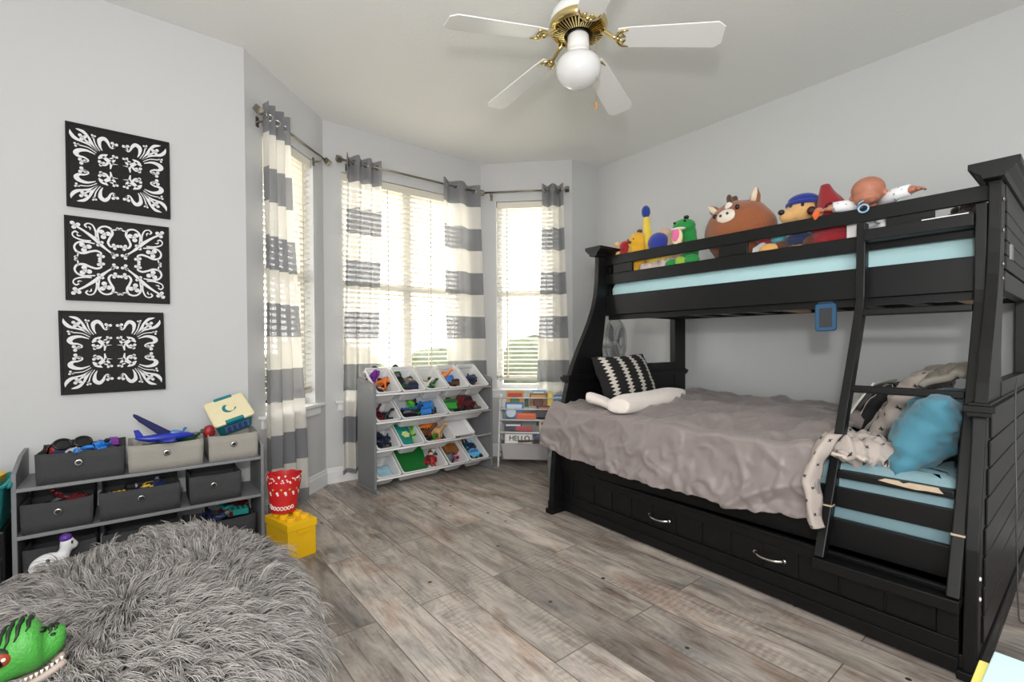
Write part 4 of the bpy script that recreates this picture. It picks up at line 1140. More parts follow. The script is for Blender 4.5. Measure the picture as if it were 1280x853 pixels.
def plaque(cx, cz, rot, w, motif, label):
    E = empty('wall_plaque', (cx, YA-.011, cz), label, 'wall art', 'black scrollwork plaques on the wall')
    Q = ROT(rot, 'Y'); h = w/2
    m = MB(); m.M = Q; m.box(-h, -.008, -h, h, .011, h); m.build('panel', PLAQ, E, bevel=.002, world=False)
    m = MB(); m.M = Q
    for a, b, c, d in ((-h, -h, h, -h+.012), (-h, h-.012, h, h), (-h, -h+.012, -h+.012, h-.012), (h-.012, -h+.012, h, h-.012)): m.box(a, -.011, b, c, -.008, d)
    m.build('raised_edge', PLAQ, E, bevel=.002, world=False)
    m = MB(); m.M = Q; motif(m, h, -.0115, -.008); m.build('scrollwork', ORN, E, world=False)
plaque(-.049, 1.986, 0, .412, motif_a, 'black square plaque with white scrolls, topmost of the three on the wall')
plaque(-.058, 1.527, 0, .414, motif_b, 'black square plaque with white curling bars, middle of the three on the wall')
plaque(-.084, 1.063, -.6, .412, motif_a, 'black square plaque hung slightly askew, lowest of the three on the wall')

# ============================================================ LOW TOY SHELF WITH FABRIC BINS
SH = empty('toy_shelf', (.08, 2.99, 0), 'grey low toy shelf of fabric bins under the wall plaques', 'shelf')
for x0, x1 in ((-.418, -.402), (.524, .540)):
    m = MB(); m.prism([(2.85, 0), (3.16, 0), (3.16, .615), (3.02, .605), (2.85, .553)], x0, x1, 'x'); m.build('side_panel', GREYW, SH, bevel=.002)
for z0 in (.478, .276):
    m = MB(); m.box(-.402, 2.832, z0, .524, 3.15, z0+.015); m.build('shelf_board', GREYW, SH, bevel=.002)
m = MB(); m.box(-.402, 3.135, .02, .524, 3.15, .10); m.build('back_rail', GREYW, SH, bevel=.002)
FDK = mat('charcoal_bin_fabric', (62, 63, 65), .95, bump=.5, bscale=220, mottled=.08)
FLT = mat('beige_grey_bin_fabric', (158, 154, 146), .95, bump=.5, bscale=220, mottled=.08)
def fabric_bin(x0, x1, z0, z1, y0, y1, mt, label, eye, seed):
    xc, yc = (x0+x1)/2, (y0+y1)/2
    B = empty('fabric_bin', (xc, yc, z0), label, 'fabric bin', 'fabric bins on the low shelf')
    def ring(ins, z, sag=0):
        out = []; n = 12
        w, d = (x1-x0)/2-ins, (y1-y0)/2-ins
        for (ax, ay, bx, by) in ((-w, -d, w, -d), (w, -d, w, d), (w, d, -w, d), (-w, d, -w, -d)):
            for k in range(n):
                t = k/n; x, y = ax+(bx-ax)*t, ay+(by-ay)*t
                b = sin(pi*t)*sag
                nx, ny = (by-ay), -(bx-ax); L_ = math.hypot(nx, ny)
                wv = .003*nse(x*20, y*20, z*9+seed)
                out.append((xc+x-nx/L_*b+nx/L_*wv, yc+y-ny/L_*b+ny/L_*wv, z+(.004*nse(x*9, y*9, seed) if z > z0+.02 else 0)-.005*sin(pi*t)*(1 if z > z1-.01 else 0)))
        return out
    H = z1-z0
    m = MB(); m.loft([ring(.004, z0), ring(.002, z0+.3*H, .003), ring(.001, z0+.7*H, .005), ring(0, z1, .006), ring(.005, z1, .006), ring(.006, z0+.5*H, .004), ring(.008, z0+.008)])
    m.build('fabric_body', mt, B, smooth=True)
    m = MB(); m.lathe([(.0085, 0), (.0145, 0), (.0155, .002), (.0125, .004), (.0085, .003)], 18, TR(xc+eye, y0+.003, z0+.60*H) @ ROT(90, 'X')); m.build('metal_eyelet', CHROME, B, smooth=True)
    m = MB(); m.lathe([(.0092, 0), (.0092, .0032), (0, .0032)], 14, TR(xc+eye, y0+.003, z0+.60*H) @ ROT(90, 'X')); m.build('eyelet_hole', pm((20, 20, 22)), B)
    return B
fabric_bin(-.345, -.046, .494, .628, 2.84, 3.11, FDK, 'charcoal fabric bin of toys and sunglasses on the upper shelf', -.01, 1)
fabric_bin(-.036, .262, .494, .622, 2.84, 3.10, FLT, 'beige-grey fabric bin holding a blue toy plane on the upper shelf', .0, 2)
fabric_bin(.284, .512, .494, .628, 2.84, 3.08, FLT, 'small beige-grey fabric bin under the teal box on the upper shelf', .0, 3)
fabric_bin(-.392, -.158, .292, .42, 2.84, 3.11, FDK, 'charcoal fabric bin on the lower shelf at the end away from the curtain', .0, 4)
fabric_bin(-.141, .166, .292, .42, 2.84, 3.11, FDK, 'wide charcoal fabric bin in the middle of the lower shelf', .0, 5)
fabric_bin(.200, .432, .292, .432, 2.84, 3.08, FDK, 'charcoal fabric bin at the curtain end of the lower shelf', -.01, 6)
fabric_bin(-.392, -.150, .004, .215, 2.875, 3.11, FDK, 'charcoal fabric bin on the floor behind the white spotted toy', .0, 7)
fabric_bin(-.135, .165, .004, .215, 2.875, 3.11, FDK, 'wide charcoal fabric bin on the floor under the middle of the low shelf', .0, 8)
fabric_bin(.185, .505, .004, .170, 2.90, 3.11, FDK, 'charcoal fabric bin of red toys on the floor at the curtain end', .0, 9)
def filler(x0, x1, y0, y1, z, cols, where, grp, n, s=.075):
    ks = ['figure', 'car', 'robot', 'ring', 'beast', 'brick']
    used = set(); i = 0
    while len(used) < n and i < 200:
        i += 1
        k = rnd.choice(ks); c = rnd.choice(cols)
        if (k, c) in used: continue
        used.add((k, c)); c2 = rnd.choice(['black', 'white', 'grey', 'tan'])
        p = (rnd.uniform(x0, x1), rnd.uniform(y0, y1), z+rnd.uniform(-.012, .006)); rz = rnd.uniform(0, 6.28); ti = rnd.uniform(-85, -35)
        l = '%s %s %s' % (c, KN[k], where)
        if k == 'figure': toy_figure(p, CN[c], CN[c2], CN[c], s, rz, ti, l, grp)
        elif k == 'robot': toy_robot(p, CN[c], CN[c2], CN[c], s, rz, ti, l, grp)
        elif k == 'car': toy_car(p, CN[c], CN['black'], s*1.1, rz, rnd.uniform(-20, 20), l, grp)
        elif k == 'beast': toy_beast(p, CN[c], CN[c2], s, rz, rnd.uniform(-20, 20), l, grp)
        elif k == 'brick': toy_brick(p, CN[c], s, rz, rnd.uniform(-20, 20), l, grp)
        else: toy_ring(p, CN[c], s, rz, rnd.uniform(-40, 40), l, grp)
def pad(x0, x1, y0, y1, z0, z1, c, label):
    m = MB()
    def f(u, v):
        e = min(1, 6*min(u, 1-u))*min(1, 6*min(v, 1-v)); return (x0+(x1-x0)*u, y0+(y1-y0)*v, z0+(z1-z0)*e**.5+.012*nse(u*7, v*6, z0*40)*e)
    m.grid(f, 24, 18); m.grid(lambda u, v: (x0+(x1-x0)*u, y0+(y1-y0)*v, z0-.002), 2, 2)
    return tag(m.build('folded_cloth', c, smooth=True), label, 'cloth')
DKC = mat('dark_toy_cloth', (40, 42, 60), .9, bump=.5, bscale=60, mottled=.5, mscale=25)
GS = 'loose toys in the fabric bins of the low shelf'
pad(-.33, -.06, 2.86, 3.09, .505, .600, DKC, 'dark cloth filling the charcoal bin with the sunglasses')
filler(-.30, -.20, 2.89, 3.02, .605, ['red', 'white', 'navy', 'black'], 'in the charcoal bin with the sunglasses, at its near corner', GS, 6)
filler(-.19, -.08, 2.89, 3.02, .605, ['red', 'blue', 'navy', 'purple'], 'in the charcoal bin with the sunglasses, at its far corner', GS, 7)
pad(-.02, .245, 2.86, 3.08, .505, .590, DKC, 'dark cloth under the blue toy plane')
filler(.10, .23, 2.95, 3.05, .605, ['blue', 'dark green', 'teal', 'navy'], 'beside the blue toy plane', GS, 5)
pad(-.37, -.17, 2.86, 3.06, .305, .375, DKC, 'dark cloth in the lower charcoal bin away from the curtain')
filler(-.34, -.21, 2.88, 2.97, .395, ['red', 'white', 'grey', 'maroon'], 'in the lower charcoal bin away from the curtain', GS, 6, .07)
pad(-.12, .15, 2.86, 3.06, .305, .375, DKC, 'dark cloth in the wide lower charcoal bin')
filler(-.08, .12, 2.89, 2.98, .390, ['yellow', 'navy', 'black', 'grey'], 'in the wide lower charcoal bin', GS, 7, .07)
pad(.215, .42, 2.86, 3.04, .305, .390, DKC, 'dark cloth in the lower charcoal bin by the curtain')

# black sunglasses on the toys
S = empty('sunglasses', (-.228, 2.91, .655), 'black toy sunglasses lying on top of the charcoal bin', 'sunglasses', rz=.35)
Q = ROT(-25, 'X')
m = MB(); m.M = Q
for q in (-1, 1): m.tube([(q*.035+.030*cos(2*pi*k/18), 0, .022*sin(2*pi*k/18)) for k in range(18)], .006, 8, closed=True)
m.tube([(-.008, 0, .008), (0, -.004, .011), (.008, 0, .008)], .005, 8)
m.build('rim', pm((18, 18, 20), .2), S, smooth=True, world=False)
for q in (-1, 1):
    m = MB(); m.M = Q; m.prism([(q*.035+.029*cos(2*pi*k/18), .021*sin(2*pi*k/18)) for k in range(18)], -.001, .001, 'y'); m.build('lens', pm((12, 12, 14), .08), S, world=False)
    m = MB(); m.M = Q; m.tube([(q*.064, 0, .01), (q*.068, .05, .008), (q*.064, .10, -.006)], .004, 8); m.build('temple', pm((18, 18, 20), .2), S, smooth=True, world=False)
# blue toy plane
PL = empty('toy_plane', (.105, 2.92, .632), 'blue toy plane with one dark raised wing on the beige-grey bin', 'toy plane', 'toy planes', RD(8))
PB = pm((36, 54, 168), .3); PD = pm((22, 28, 84), .3)
m = MB(); m.loft([[(x, r*cos(2*pi*k/16), z+r*.8*sin(2*pi*k/16)) for k in range(16)] for x, r, z in ((-.115, .004, .014), (-.10, .012, .012), (-.06, .022, .006), (.0, .028, .004), (.06, .026, .004), (.10, .018, .004), (.13, .006, .0))]); m.build('fuselage', PB, PL, smooth=True, world=False)
m = MB(); m.prism([(-.12, .135), (-.105, .128), (.03, .030), (.06, .004), (.03, -.002), (-.02, .018), (-.10, .095), (-.122, .122)], -.010, .004, 'y'); m.build('wing', PD, PL, bevel=.004, world=False)
m = MB(); m.prism([(-.03, -.02), (.05, -.02), (.02, -.12), (-.02, -.11)], -.004, .004, 'z'); m.build('wing', PB, PL, bevel=.003, world=False)
m = MB(); m.prism([(-.11, .01), (-.075, .012), (-.10, .055), (-.12, .055)], -.003, .003, 'y'); m.build('tail_fin', PB, PL, bevel=.002, world=False)
m = MB(); m.ell((.045, 0, .022), (.030, .016, .014)); m.build('canopy', pm((90, 130, 190), .1), PL, smooth=True, world=False)
# teal box with cream lid, tipped
LX = Vector((.956, 0, .294)).normalized(); LY = Vector((-.042, .13, .11)).normalized(); LZ = LX.cross(LY).normalized()
LM = frame((.325, 2.945, .652), LX, LY, LZ)
TB = empty('lidded_box', (.40, 2.98, .56), 'teal storage box with a cream lid tipped into the small bin', 'storage box')
TEAL = pm((22, 122, 130), .4)
m = MB(); m.loft([[(.10+x, .09+y, z) for x, y in rrect(w_, l_, .015)] for w_, l_, z in ((.165, .14, -.115), (.185, .16, -.004), (.175, .15, -.004), (.155, .13, -.108))], M=LM); m.build('tub', TEAL, TB)
CRM = pm((232, 222, 182), .45)
m = MB(); m.loft([[(.10+x, .09+y, z) for x, y in rrect(w_, l_, .015)] for w_, l_, z in ((.196, .172, -.012), (.202, .178, -.004), (.202, .178, .004), (.188, .164, .010), (.176, .152, .0095))], M=LM); m.build('lid', CRM, TB, bevel=.002)
for y in (-.002, .165):
    m = MB(); m.box(.055, y, -.014, .145, y+.02, .013, LM); m.build('latch', TEAL, TB, bevel=.004)
m = MB(); pts = []
for k in range(17): a = RD(115+ k*230/16); pts.append((.10+.030*cos(a), .095+.030*sin(a)))
for k in range(17): a = RD(345-k*230/16); pts.append((.112+.026*cos(a), .095+.026*sin(a)))
n = 17; vs = [LM @ Vector((x, y, .0100)) for x, y in pts]+[LM @ Vector((x, y, .0116)) for x, y in pts]; L2 = len(pts)
fs = [(i, i+1, L2-2-i, L2-1-i) for i in range(n-1)]+[(L2+i, L2+i+1, L2+L2-2-i, L2+L2-1-i) for i in range(n-1)]+[(i, (i+1) % L2, L2+(i+1) % L2, L2+i) for i in range(L2)]
m.add(vs, fs); m.build('crescent_emblem', TEAL, TB)
m = MB(); m.box(.045, .0075, -.085, .165, .0095, -.035, LM); m.build('label_panel', pm((96, 124, 176), .5), TB)
m = MB()
for i in range(4):
    for j in range(3): m.box(.055+i*.027, .0062, -.080+j*.015, .073+i*.027, .0076, -.071+j*.015, LM)
m.build('label_icons', pm((40, 56, 110), .5), TB)
m = MB(); m.ell((.300, 2.965, .635), (.028, .022, .036), 12, 10, fn=lambda p: p+Vector((.004*nse(p.x*60, p.y*60, p.z*60),)*3)); tag(m.build('toy_block', pm((150, 26, 34)), smooth=True), 'dark red toy tucked beside the teal box', 'toy')

# white and purple toy and red bits under the shelf
T = empty('toy_animal', (-.285, 2.79, .0), 'white spotted toy animal with a purple cap under the low shelf', 'toy', rz=.3); T.scale = (.62, .62, 1)
m = MB(); m.ell((-.03, 0, .165), (.10, .05, .05)); m.tube([(.04, 0, .175), (.06, 0, .21), (.062, 0, .23)], [.04, .03, .034], 10); m.ell((.07, 0, .235), (.042, .036, .034)); m.ell((.10, 0, .225), (.03, .022, .02))
for x in (-.09, .03):
    for y in (-.03, .03): m.tube([(x, y, .14), (x, y, .0)], [.026, .022], 8)
m.build('body', pm((232, 232, 234)), T, remesh=.008, world=False)
m = MB(); m.ell((.062, 0, .262), (.036, .034, .018)); m.build('cap', pm((92, 52, 148)), T, smooth=True, world=False)
for x, z in ((-.04, .19), (.0, .175), (-.085, .17)):
    m = MB(); m.ell((x, -.046, z), (.011, .006, .010)); m.build('spot', pm((30, 30, 32)), T, smooth=True, world=False)
m = MB(); m.ell((.088, -.03, .242), (.006, .006, .008)); m.build('eye', pm((30, 30, 32)), T, smooth=True, world=False)
pad(.20, .49, 2.93, 3.09, .02, .14, DKC, 'dark cloth in the charcoal bin of red toys')
filler(.22, .48, 2.93, 3.05, .165, ['red', 'maroon', 'teal', 'navy'], 'in the charcoal bin on the floor', 'loose toys under the low shelf', 9, .10)

# ============================================================ BESIDE THE SHELF: yellow box, red bucket, left tub
YB_ = empty('brick_box', (.630, 2.672, 0), 'yellow studded storage box on the floor beneath the red bucket', 'storage box', rz=RD(13))
YEL = pm((236, 186, 18), .35)
m = MB(); m.box(-.074, -.120, 0, .074, .120, .150); m.build('body', YEL, YB_, bevel=.005, world=False)
m = MB(); m.box(-.079, -.125, .150, .079, .125, .190); m.build('lid', YEL, YB_, bevel=.004, world=False)
m = MB(); m.loft([[(x*(1-.0*z), -.125-d, .150+z) for x, z in ((-.035, 0), (.035, 0), (.028, -.016), (-.028, -.016))] for d in (-.005, .006)]); m.build('pull_tab', YEL, YB_, world=False)
for x in (-.036, .036):
    for y in (-.072, 0, .072):
        m = MB(); m.lathe([(.024, .190), (.024, .205), (.022, .208), (0, .208)], 20, TR(x, y, 0)); m.build('stud', YEL, YB_, bevel=.0, world=False)
BK = empty('bucket', (.606, 2.725, .209), 'red paper popcorn bucket with white marks standing on the yellow box', 'bucket')
BK.rotation_euler = (RD(-3), RD(3), 0)
REDM = pm((196, 26, 30), .5)
m = MB(); R0, R1 = .062, .088
rim = lambda k: .200+.003*sin(k*9*2*pi/48)
rings = [[(r*cos(2*pi*k/48), r*sin(2*pi*k/48), (z if z < .2 else rim(k))) for k in range(48)] for r, z in ((R0, 0), (R1, .205), (R1-.003, .205), (R0-.003, .004))]
m.loft(rings); m.mi = 1; r2 = random.Random(4)
def on_cup(a, z, s, M2=None):
    r = R0+(R1-R0)*z/.205+.0006
    return TR(r*cos(a), r*sin(a), z) @ Matrix.Rotation(a, 4, 'Z') @ ROT(90, 'Y') @ Matrix.Scale(s, 4)
for i in range(44):
    a = RD(150+i*4.6+r2.uniform(-2, 2)); z = r2.choice((.165, .178, .19, .182)); m.lathe([(.0, 0), (1, 0), (.9, .12), (0, .12)], 8, on_cup(a, z+r2.uniform(-.008, .006), r2.uniform(.003, .0065)))
for a in (200, 232, 262, 292, 322):
    m.lathe([(.0, 0), (1, 0), (.9, .1), (0, .1)], 9, on_cup(RD(a), .108, .007)); m.lathe([(.0, 0), (1, 0), (.9, .1), (0, .1)], 7, on_cup(RD(a+3), .098, .0055))
for i in range(7):
    a = RD(205+i*15); m.tube([(cos(t)*1.0, sin(t)*.8, .1) for t in [k*2*pi/10 for k in range(10)]], .30, 5, closed=True, M=on_cup(a, .026+.0006*(i-3)**2, .0085))
m.box(-1, -.8, 0, 1, -.4, .12, on_cup(RD(196), .04, .010)); m.box(-1, .2, 0, 1, .6, .12, on_cup(RD(196), .04, .010))
m.mi = 2
for a in (215, 247, 277, 307): m.lathe([(.0, 0), (1, 0), (.9, .1), (0, .1)], 9, on_cup(RD(a), .125, .006))
m.build('cup', [REDM, pm((236, 226, 220), .6), pm((196, 160, 70), .6)], BK, world=False)

TU = empty('tub', (-.535, 2.93, .33), 'teal plastic tub of toys on black drawers at the end of the low shelf', 'tub')
m = MB(); m.loft([[(-.535+x, 2.93+y, z) for x, y in rrect(w_, l_, .03)] for w_, l_, z in ((.17, .27, .331), (.205, .31, .515), (.225, .33, .515), (.225, .33, .525), (.198, .303, .525), (.165, .262, .337))]); m.build('body', pm((16, 140, 140), .4), TU, bevel=.002)
m = MB(); m.tube([(-.422, 2.82, .51), (-.418, 2.86, .522), (-.418, 2.98, .522), (-.422, 3.02, .51)], .008, 8); m.build('handle', pm((16, 140, 140), .4), TU, smooth=True)
DT = empty('drawer_tower', (-.545, 2.95, 0), 'black plastic drawer tower under the teal tub', 'drawer unit')
m = MB(); m.box(-.66, 2.82, 0, -.435, 3.13, .33); m.build('carcass', pm((22, 22, 24), .4), DT, bevel=.006)
for z in (.02, .125, .23):
    m = MB(); m.box(-.652, 2.808, z, -.443, 2.822, z+.092); m.box(-.58, 2.800, z+.06, -.515, 2.81, z+.075); m.build('drawer', pm((34, 34, 36), .35), DT, bevel=.004)
m = MB(); m.ell((-.52, 2.88, .545), .035); tag(m.build('toy_ball', pm((32, 52, 170)), smooth=True), 'dark blue ball on top of the teal tub', 'ball')
m = MB(); m.ell((-.50, 2.87, .520), (.04, .03, .02), fn=lambda p: p+Vector((0, 0, .006*nse(p.x*50, p.y*50, 3)))); tag(m.build('toy_lump', pm((60, 180, 60)), smooth=True), 'green toy at the near end of the teal tub', 'toy')
toy_brick((-.455, 2.94, .527), CN['yellow'], .075, 1.4, -70, 'yellow studded brick sticking up behind the end of the low shelf', 'loose bricks')

# ============================================================ FUR BEAN BAG
import array
BB = empty('bean_bag', (-.03, 1.74, 0), 'big grey shaggy fur bean bag on the floor before the low shelf', 'bean bag')
BC = (-.03, 1.77)
def bag_pt(th, ph):
    """ph -90..90 degrees"""
    c, s_ = cos(ph), sin(ph)
    rx, ry = .475, .66
    e = abs(c)**.75
    x, y = rx*e*cos(th), ry*e*sin(th)
    z = .19+(.17 if s_ > 0 else .19)*math.copysign(abs(s_)**.8, s_)
    z += (.03*nse(x*3.2, y*3.2, 5)+.018*nse(x*7, y*7, 1))*max(0, s_)+.10*max(0, s_)*math.exp(-((x-.30)**2+(y-.42)**2)/.09)
    k = 1+.05*nse(cos(th)*1.6, sin(th)*1.6, 2)
    return Vector((BC[0]+x*k, BC[1]+y*k, max(0.004, z)))
vs, fs = [], []
NU, NV = 72, 28
m = MB()
for j in range(NV+1):
    for i in range(NU): m.v.append(bag_pt(2*pi*i/NU, -pi/2+pi*(j+.02)/(NV+.04)))
for j in range(NV):
    for i in range(NU): m.f.append((j*NU+i, j*NU+(i+1) % NU, (j+1)*NU+(i+1) % NU, (j+1)*NU+i)); m.m.append(0)
m.f += [tuple(range(NU-1, -1, -1)), tuple(range(NV*NU, NV*NU+NU))]; m.m += [0, 0]
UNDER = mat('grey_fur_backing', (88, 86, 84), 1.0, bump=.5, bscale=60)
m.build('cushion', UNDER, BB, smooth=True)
def fur_material():
    mm, nt, b = nodes('grey_fur'); L = nt.links.new
    hi = N(nt, 'ShaderNodeHairInfo')
    r = N(nt, 'ShaderNodeValToRGB'); e = r.color_ramp.elements
    e[0].color = lin((128, 124, 121)); e[1].color = lin((192, 187, 183)); L(hi.outputs['Random'], r.inputs['Fac'])
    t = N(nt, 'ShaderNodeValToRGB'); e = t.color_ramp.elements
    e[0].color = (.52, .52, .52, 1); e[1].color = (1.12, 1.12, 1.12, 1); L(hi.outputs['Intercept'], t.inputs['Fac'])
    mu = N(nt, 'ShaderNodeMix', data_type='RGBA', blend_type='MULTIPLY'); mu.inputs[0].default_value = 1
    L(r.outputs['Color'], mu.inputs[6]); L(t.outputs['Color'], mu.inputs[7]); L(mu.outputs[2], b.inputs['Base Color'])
    b.inputs['Roughness'].default_value = .6; b.inputs['Specular IOR Level'].default_value = .25
    return mm
FURM = fur_material()
hr = random.Random(5)
NH, NP = 62000, 5
pos, rad = [], []
locks = {}
cnt = 0
while cnt < NH:
    th = hr.uniform(0, 2*pi); ph = hr.uniform(-.9, pi/2)
    p = bag_pt(th, ph); e = .02
    a = bag_pt(th+e, ph)-p; b = bag_pt(th, ph-e)-p
    n = b.cross(a)
    if n.length < 1e-10: continue
    if hr.random() > n.length/(.42*e*e): continue
    n.normalize()
    if n.z < -.85: continue
    # lay of the pile: outward and down, swirled by a slow noise, tufted by a fast one
    ang = 2.6*nse(p.x*2.3, p.y*2.3, p.z*2+3)+.9*nse(p.x*6, p.y*6, 9)
    out = Vector((p.x-BC[0], p.y-BC[1], 0))
    if out.length > 1e-5: out.normalize()
    d = Vector((out.x*cos(ang)-out.y*sin(ang), out.x*sin(ang)+out.y*cos(ang), -.15))
    d = (d-n*d.dot(n)).normalized()
    tx, ty, tz = round(p.x*52), round(p.y*52), round(p.z*52)
    key = (tx, ty, tz)
    if key not in locks: locks[key] = (Vector((hr.gauss(0, .35), hr.gauss(0, .35), hr.gauss(0, .35))), p.copy(), hr.uniform(.75, 1.25))
    lk, lc, ll = locks[key]
    d2 = (d+lk*.9+Vector((hr.gauss(0, .12), hr.gauss(0, .12), hr.gauss(0, .12)))).normalized()
    Ln = .062*ll*hr.uniform(.75, 1.15)
    tip_pull = (lc-p)*.75
    for k in range(NP):
        t = k/(NP-1)
        q = p+n*(.028*math.sin(t*pi*.62)*(1+.5*lk.z))+d2*Ln*t*(.45+.55*t)+tip_pull*t*t-Vector((0, 0, .030*t*t))
        if q.z < .004: q.z = .004
        pos += [q.x-BC[0], q.y-BC[1], q.z]; rad.append(.00115*(1-t)**.7+.00025)
    cnt += 1
hc = bpy.data.hair_curves.new('fur'); hc.add_curves([NP]*NH)
hc.points.foreach_set('position', pos)
if 'radius' not in hc.attributes: hc.attributes.new('radius', 'FLOAT', 'POINT')
hc.attributes['radius'].data.foreach_set('value', rad)
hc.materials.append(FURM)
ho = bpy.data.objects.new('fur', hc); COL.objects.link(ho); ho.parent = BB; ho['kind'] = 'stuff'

# ============================================================ GREEN DINOSAUR ON THE BEAN BAG
dx_ = Vector((.9915, .130, 0)); dy_ = Vector((-.130, .9915, 0))
DN = empty('toy_dinosaur', (-.19, 1.47, .415), 'big green dinosaur toy with black stripes lying on the fur bean bag', 'toy dinosaur')
DMX = frame((-.193, 1.47, .415), dx_, dy_, (0, 0, 1))        # local: x to the snout, y away, z up
k_ = 1/560; kx_ = 1/735
prof = [(86, 800, 812), (84.5, 796, 818), (80, 793, 825), (72, 791.5, 830), (66, 791.5, 833), (60, 790.5, 835.5), (57, 785, 837), (52, 777.5, 838), (46, 773.5, 838.5), (38, 772, 839), (28, 774, 839.5), (18, 779, 840), (6, 787, 843), (-10, 798, 850), (-30, 812, 862), (-55, 828, 880), (-85, 838, 894), (-120, 842, 900), (-160, 850, 896), (-200, 872, 886)]
rings = []
for i, (x, t, b) in enumerate(prof):
    cz = -(t+b)/2; hz = (b-t)/2; hw = hz*(.78 if x > 56 else .86) if x > 0 else hz*.8
    rings.append([((x-42)*kx_, hw*k_*cos(2*pi*q/20), (cz+818+hz*sin(2*pi*q/20))*k_) for q in range(20)])
GRN = mat('dinosaur_green', (66, 150, 58), .5, bump=.6, bscale=160, mottled=.25, mscale=30)
m = MB(); m.loft(rings, M=DMX); body = m.build('body', GRN, DN, smooth=True)
DK = pm((22, 34, 20), .5)
def surf(x, a):
    """point on the toy's skin at picture-scale x, angle a from straight up towards the near side"""
    for (x1, t1, b1), (x0, t0, b0) in zip(prof, prof[1:]):
        if x0 <= x <= x1:
            f = (x-x0)/(x1-x0); t, b = t0+(t1-t0)*f, b0+(b1-b0)*f; hz = (b-t)/2; hw = hz*(.78 if x > 56 else .86) if x > 0 else hz*.8
            return Vector(((x-42)*kx_, -hw*k_*sin(a)*1.015, (-(t+b)/2+818+hz*cos(a)*1.015)*k_))
m = MB()
for x, dxx, a0_, a1_ in ((49, -9, -.5, .75), (40, -13, -.5, .95), (30, -14, -.6, 1.0), (20, -12, -.5, .8), (8, -10, -.5, .9), (-6, -10, -.5, .9), (70, -4, -.5, .7), (76, -3, -.5, .6), (62, -6, .1, .7)):
    pts = [DMX @ surf(x+dxx*j/8+1.2*sin(j*2.1), a0_+(a1_-a0_)*j/8) for j in range(9)]
    m.tube(pts, [.0014+.0036*sin(pi*j/8) for j in range(9)], 6)
m.build('stripes', DK, DN, smooth=True)
ey = Vector(((9-42)*kx_, -.036, (-820+818+16)*k_))
m = MB(); m.ell(ey, (.026, .014, .021), 20, 12, DMX); m.build('eye_rim', pm((24, 40, 22), .4), DN, smooth=True)
m = MB(); m.ell(ey+Vector((0, -.006, -.001)), (.021, .013, .016), 20, 12, DMX); eyeb = m.build('eye', pm((150, 62, 36), .12), DN, smooth=True)
m = MB(); m.ell(ey+Vector((.0, -.0125, -.002)), (.012, .007, .0115), 16, 10, DMX); m.build('pupil', pm((12, 12, 14), .06), eyeb, smooth=True)
m = MB(); m.ell(ey+Vector((.008, -.0185, .004)), (.004, .0025, .004), 10, 8, DMX); m.build('glint', pm((240, 220, 214), .1), eyeb, smooth=True)
m = MB(); m.ell(DMX @ surf(70, .85), (.005, .005, .003), 10, 8); m.build('nostril', DK, DN, smooth=True)
m = MB()
pts = [DMX @ Vector(((x-42)*kx_, -.030*(1-((x-30)/70)**2)-.006, (-(848-10*((x-20)/62)**2*(1 if x > 20 else 0))+818)*k_)) for x in (84, 76, 66, 54, 42, 30, 18, 6, -10)]
pts2 = [DMX @ Vector(((x-42)*kx_, .030*(1-((x-30)/70)**2), (-(848-10*((x-20)/62)**2*(1 if x > 20 else 0))+818)*k_)) for x in (-10, 6, 18, 30, 42, 54, 66, 76, 84)]
m.tube(pts, .0085, 8); m.tube(pts2, .0085, 8)
m.ell(DMX @ Vector(((30-42)*kx_, 0, -30*k_)), (.045, .034, .012), 14, 8)
m.build('lower_jaw', mat('dinosaur_jaw', (176, 160, 152), .5, mottled=.15, mscale=40), DN, smooth=True)
TTH = pm((236, 230, 214), .35)
for x in range(26, 82, 6):
    p = Vector(((x-42)*kx_, -.031*(1-((x-30)/72)**2)-.003, (-(838.5-9*((x-26)/58)**2)+818)*k_))
    m = MB(); m.lathe([(.0032, .002), (.0026, -.003), (.0004, -.009)], 7, DMX @ TR(*p)); m.build('tooth', TTH, DN, smooth=True)
for x, y, d in ((-60, -.035, .05), (-60, .035, .05), (-140, -.045, .055), (-140, .045, .055)):
    m = MB(); c = Vector(((x-42)*kx_, y, (-870+818)*k_))
    m.tube([c+Vector((0, 0, .02)), c+Vector((.01, y*.5, -.02)), c+Vector((.03, y*.7, -d)), c+Vector((.055, y*.7, -d-.004))], [.026, .024, .017, .010], 10, M=DMX)
    m.build('leg', GRN, DN, smooth=True)
# ============================================================ CEILING FAN
FX, FY = 1.723, 1.626
FAN = empty('ceiling_fan', (FX, FY, CH), 'white and brass ceiling fan with five blades and a globe light', 'ceiling fan')
FT = TR(FX, FY, 0)
WHF = mat('white_fan_enamel', (238, 238, 236), .3, bump=.02)
m = MB(); m.lathe([(0, CH), (.085, CH), (.09, 2.82), (.075, 2.79), (.04, 2.775), (.018, 2.765), (.018, 2.745), (.055, 2.74), (.10, 2.735), (.128, 2.715), (.136, 2.69), (.136, 2.665), (0, 2.665)], 40, FT); m.build('motor_housing', WHF, FAN, smooth=False, bevel=.0)
o = FAN.children[0]; o.data.polygons.foreach_set('use_smooth', [True]*len(o.data.polygons))
m = MB(); m.lathe([(.132, 2.668), (.139, 2.662), (.142, 2.648), (.138, 2.634), (.126, 2.622), (.122, 2.622), (.122, 2.668)], 44, FT)
ring = m.build('motor_band', BRASS, FAN, smooth=True)
m = MB(); m.lathe([(.060, 2.618), (.128, 2.632), (.128, 2.650), (.060, 2.650)], 40, FT); m.build('vent_back', BRASS_D, ring, smooth=True)
m = MB()
for k in range(48):
    a = 2*pi*k/48; m.box(.070, -.0026, -.003, .127, .0026, .003, FT @ Matrix.Rotation(a, 4, 'Z') @ TR(0, 0, 2.594) @ ROT(-11, 'Y'))
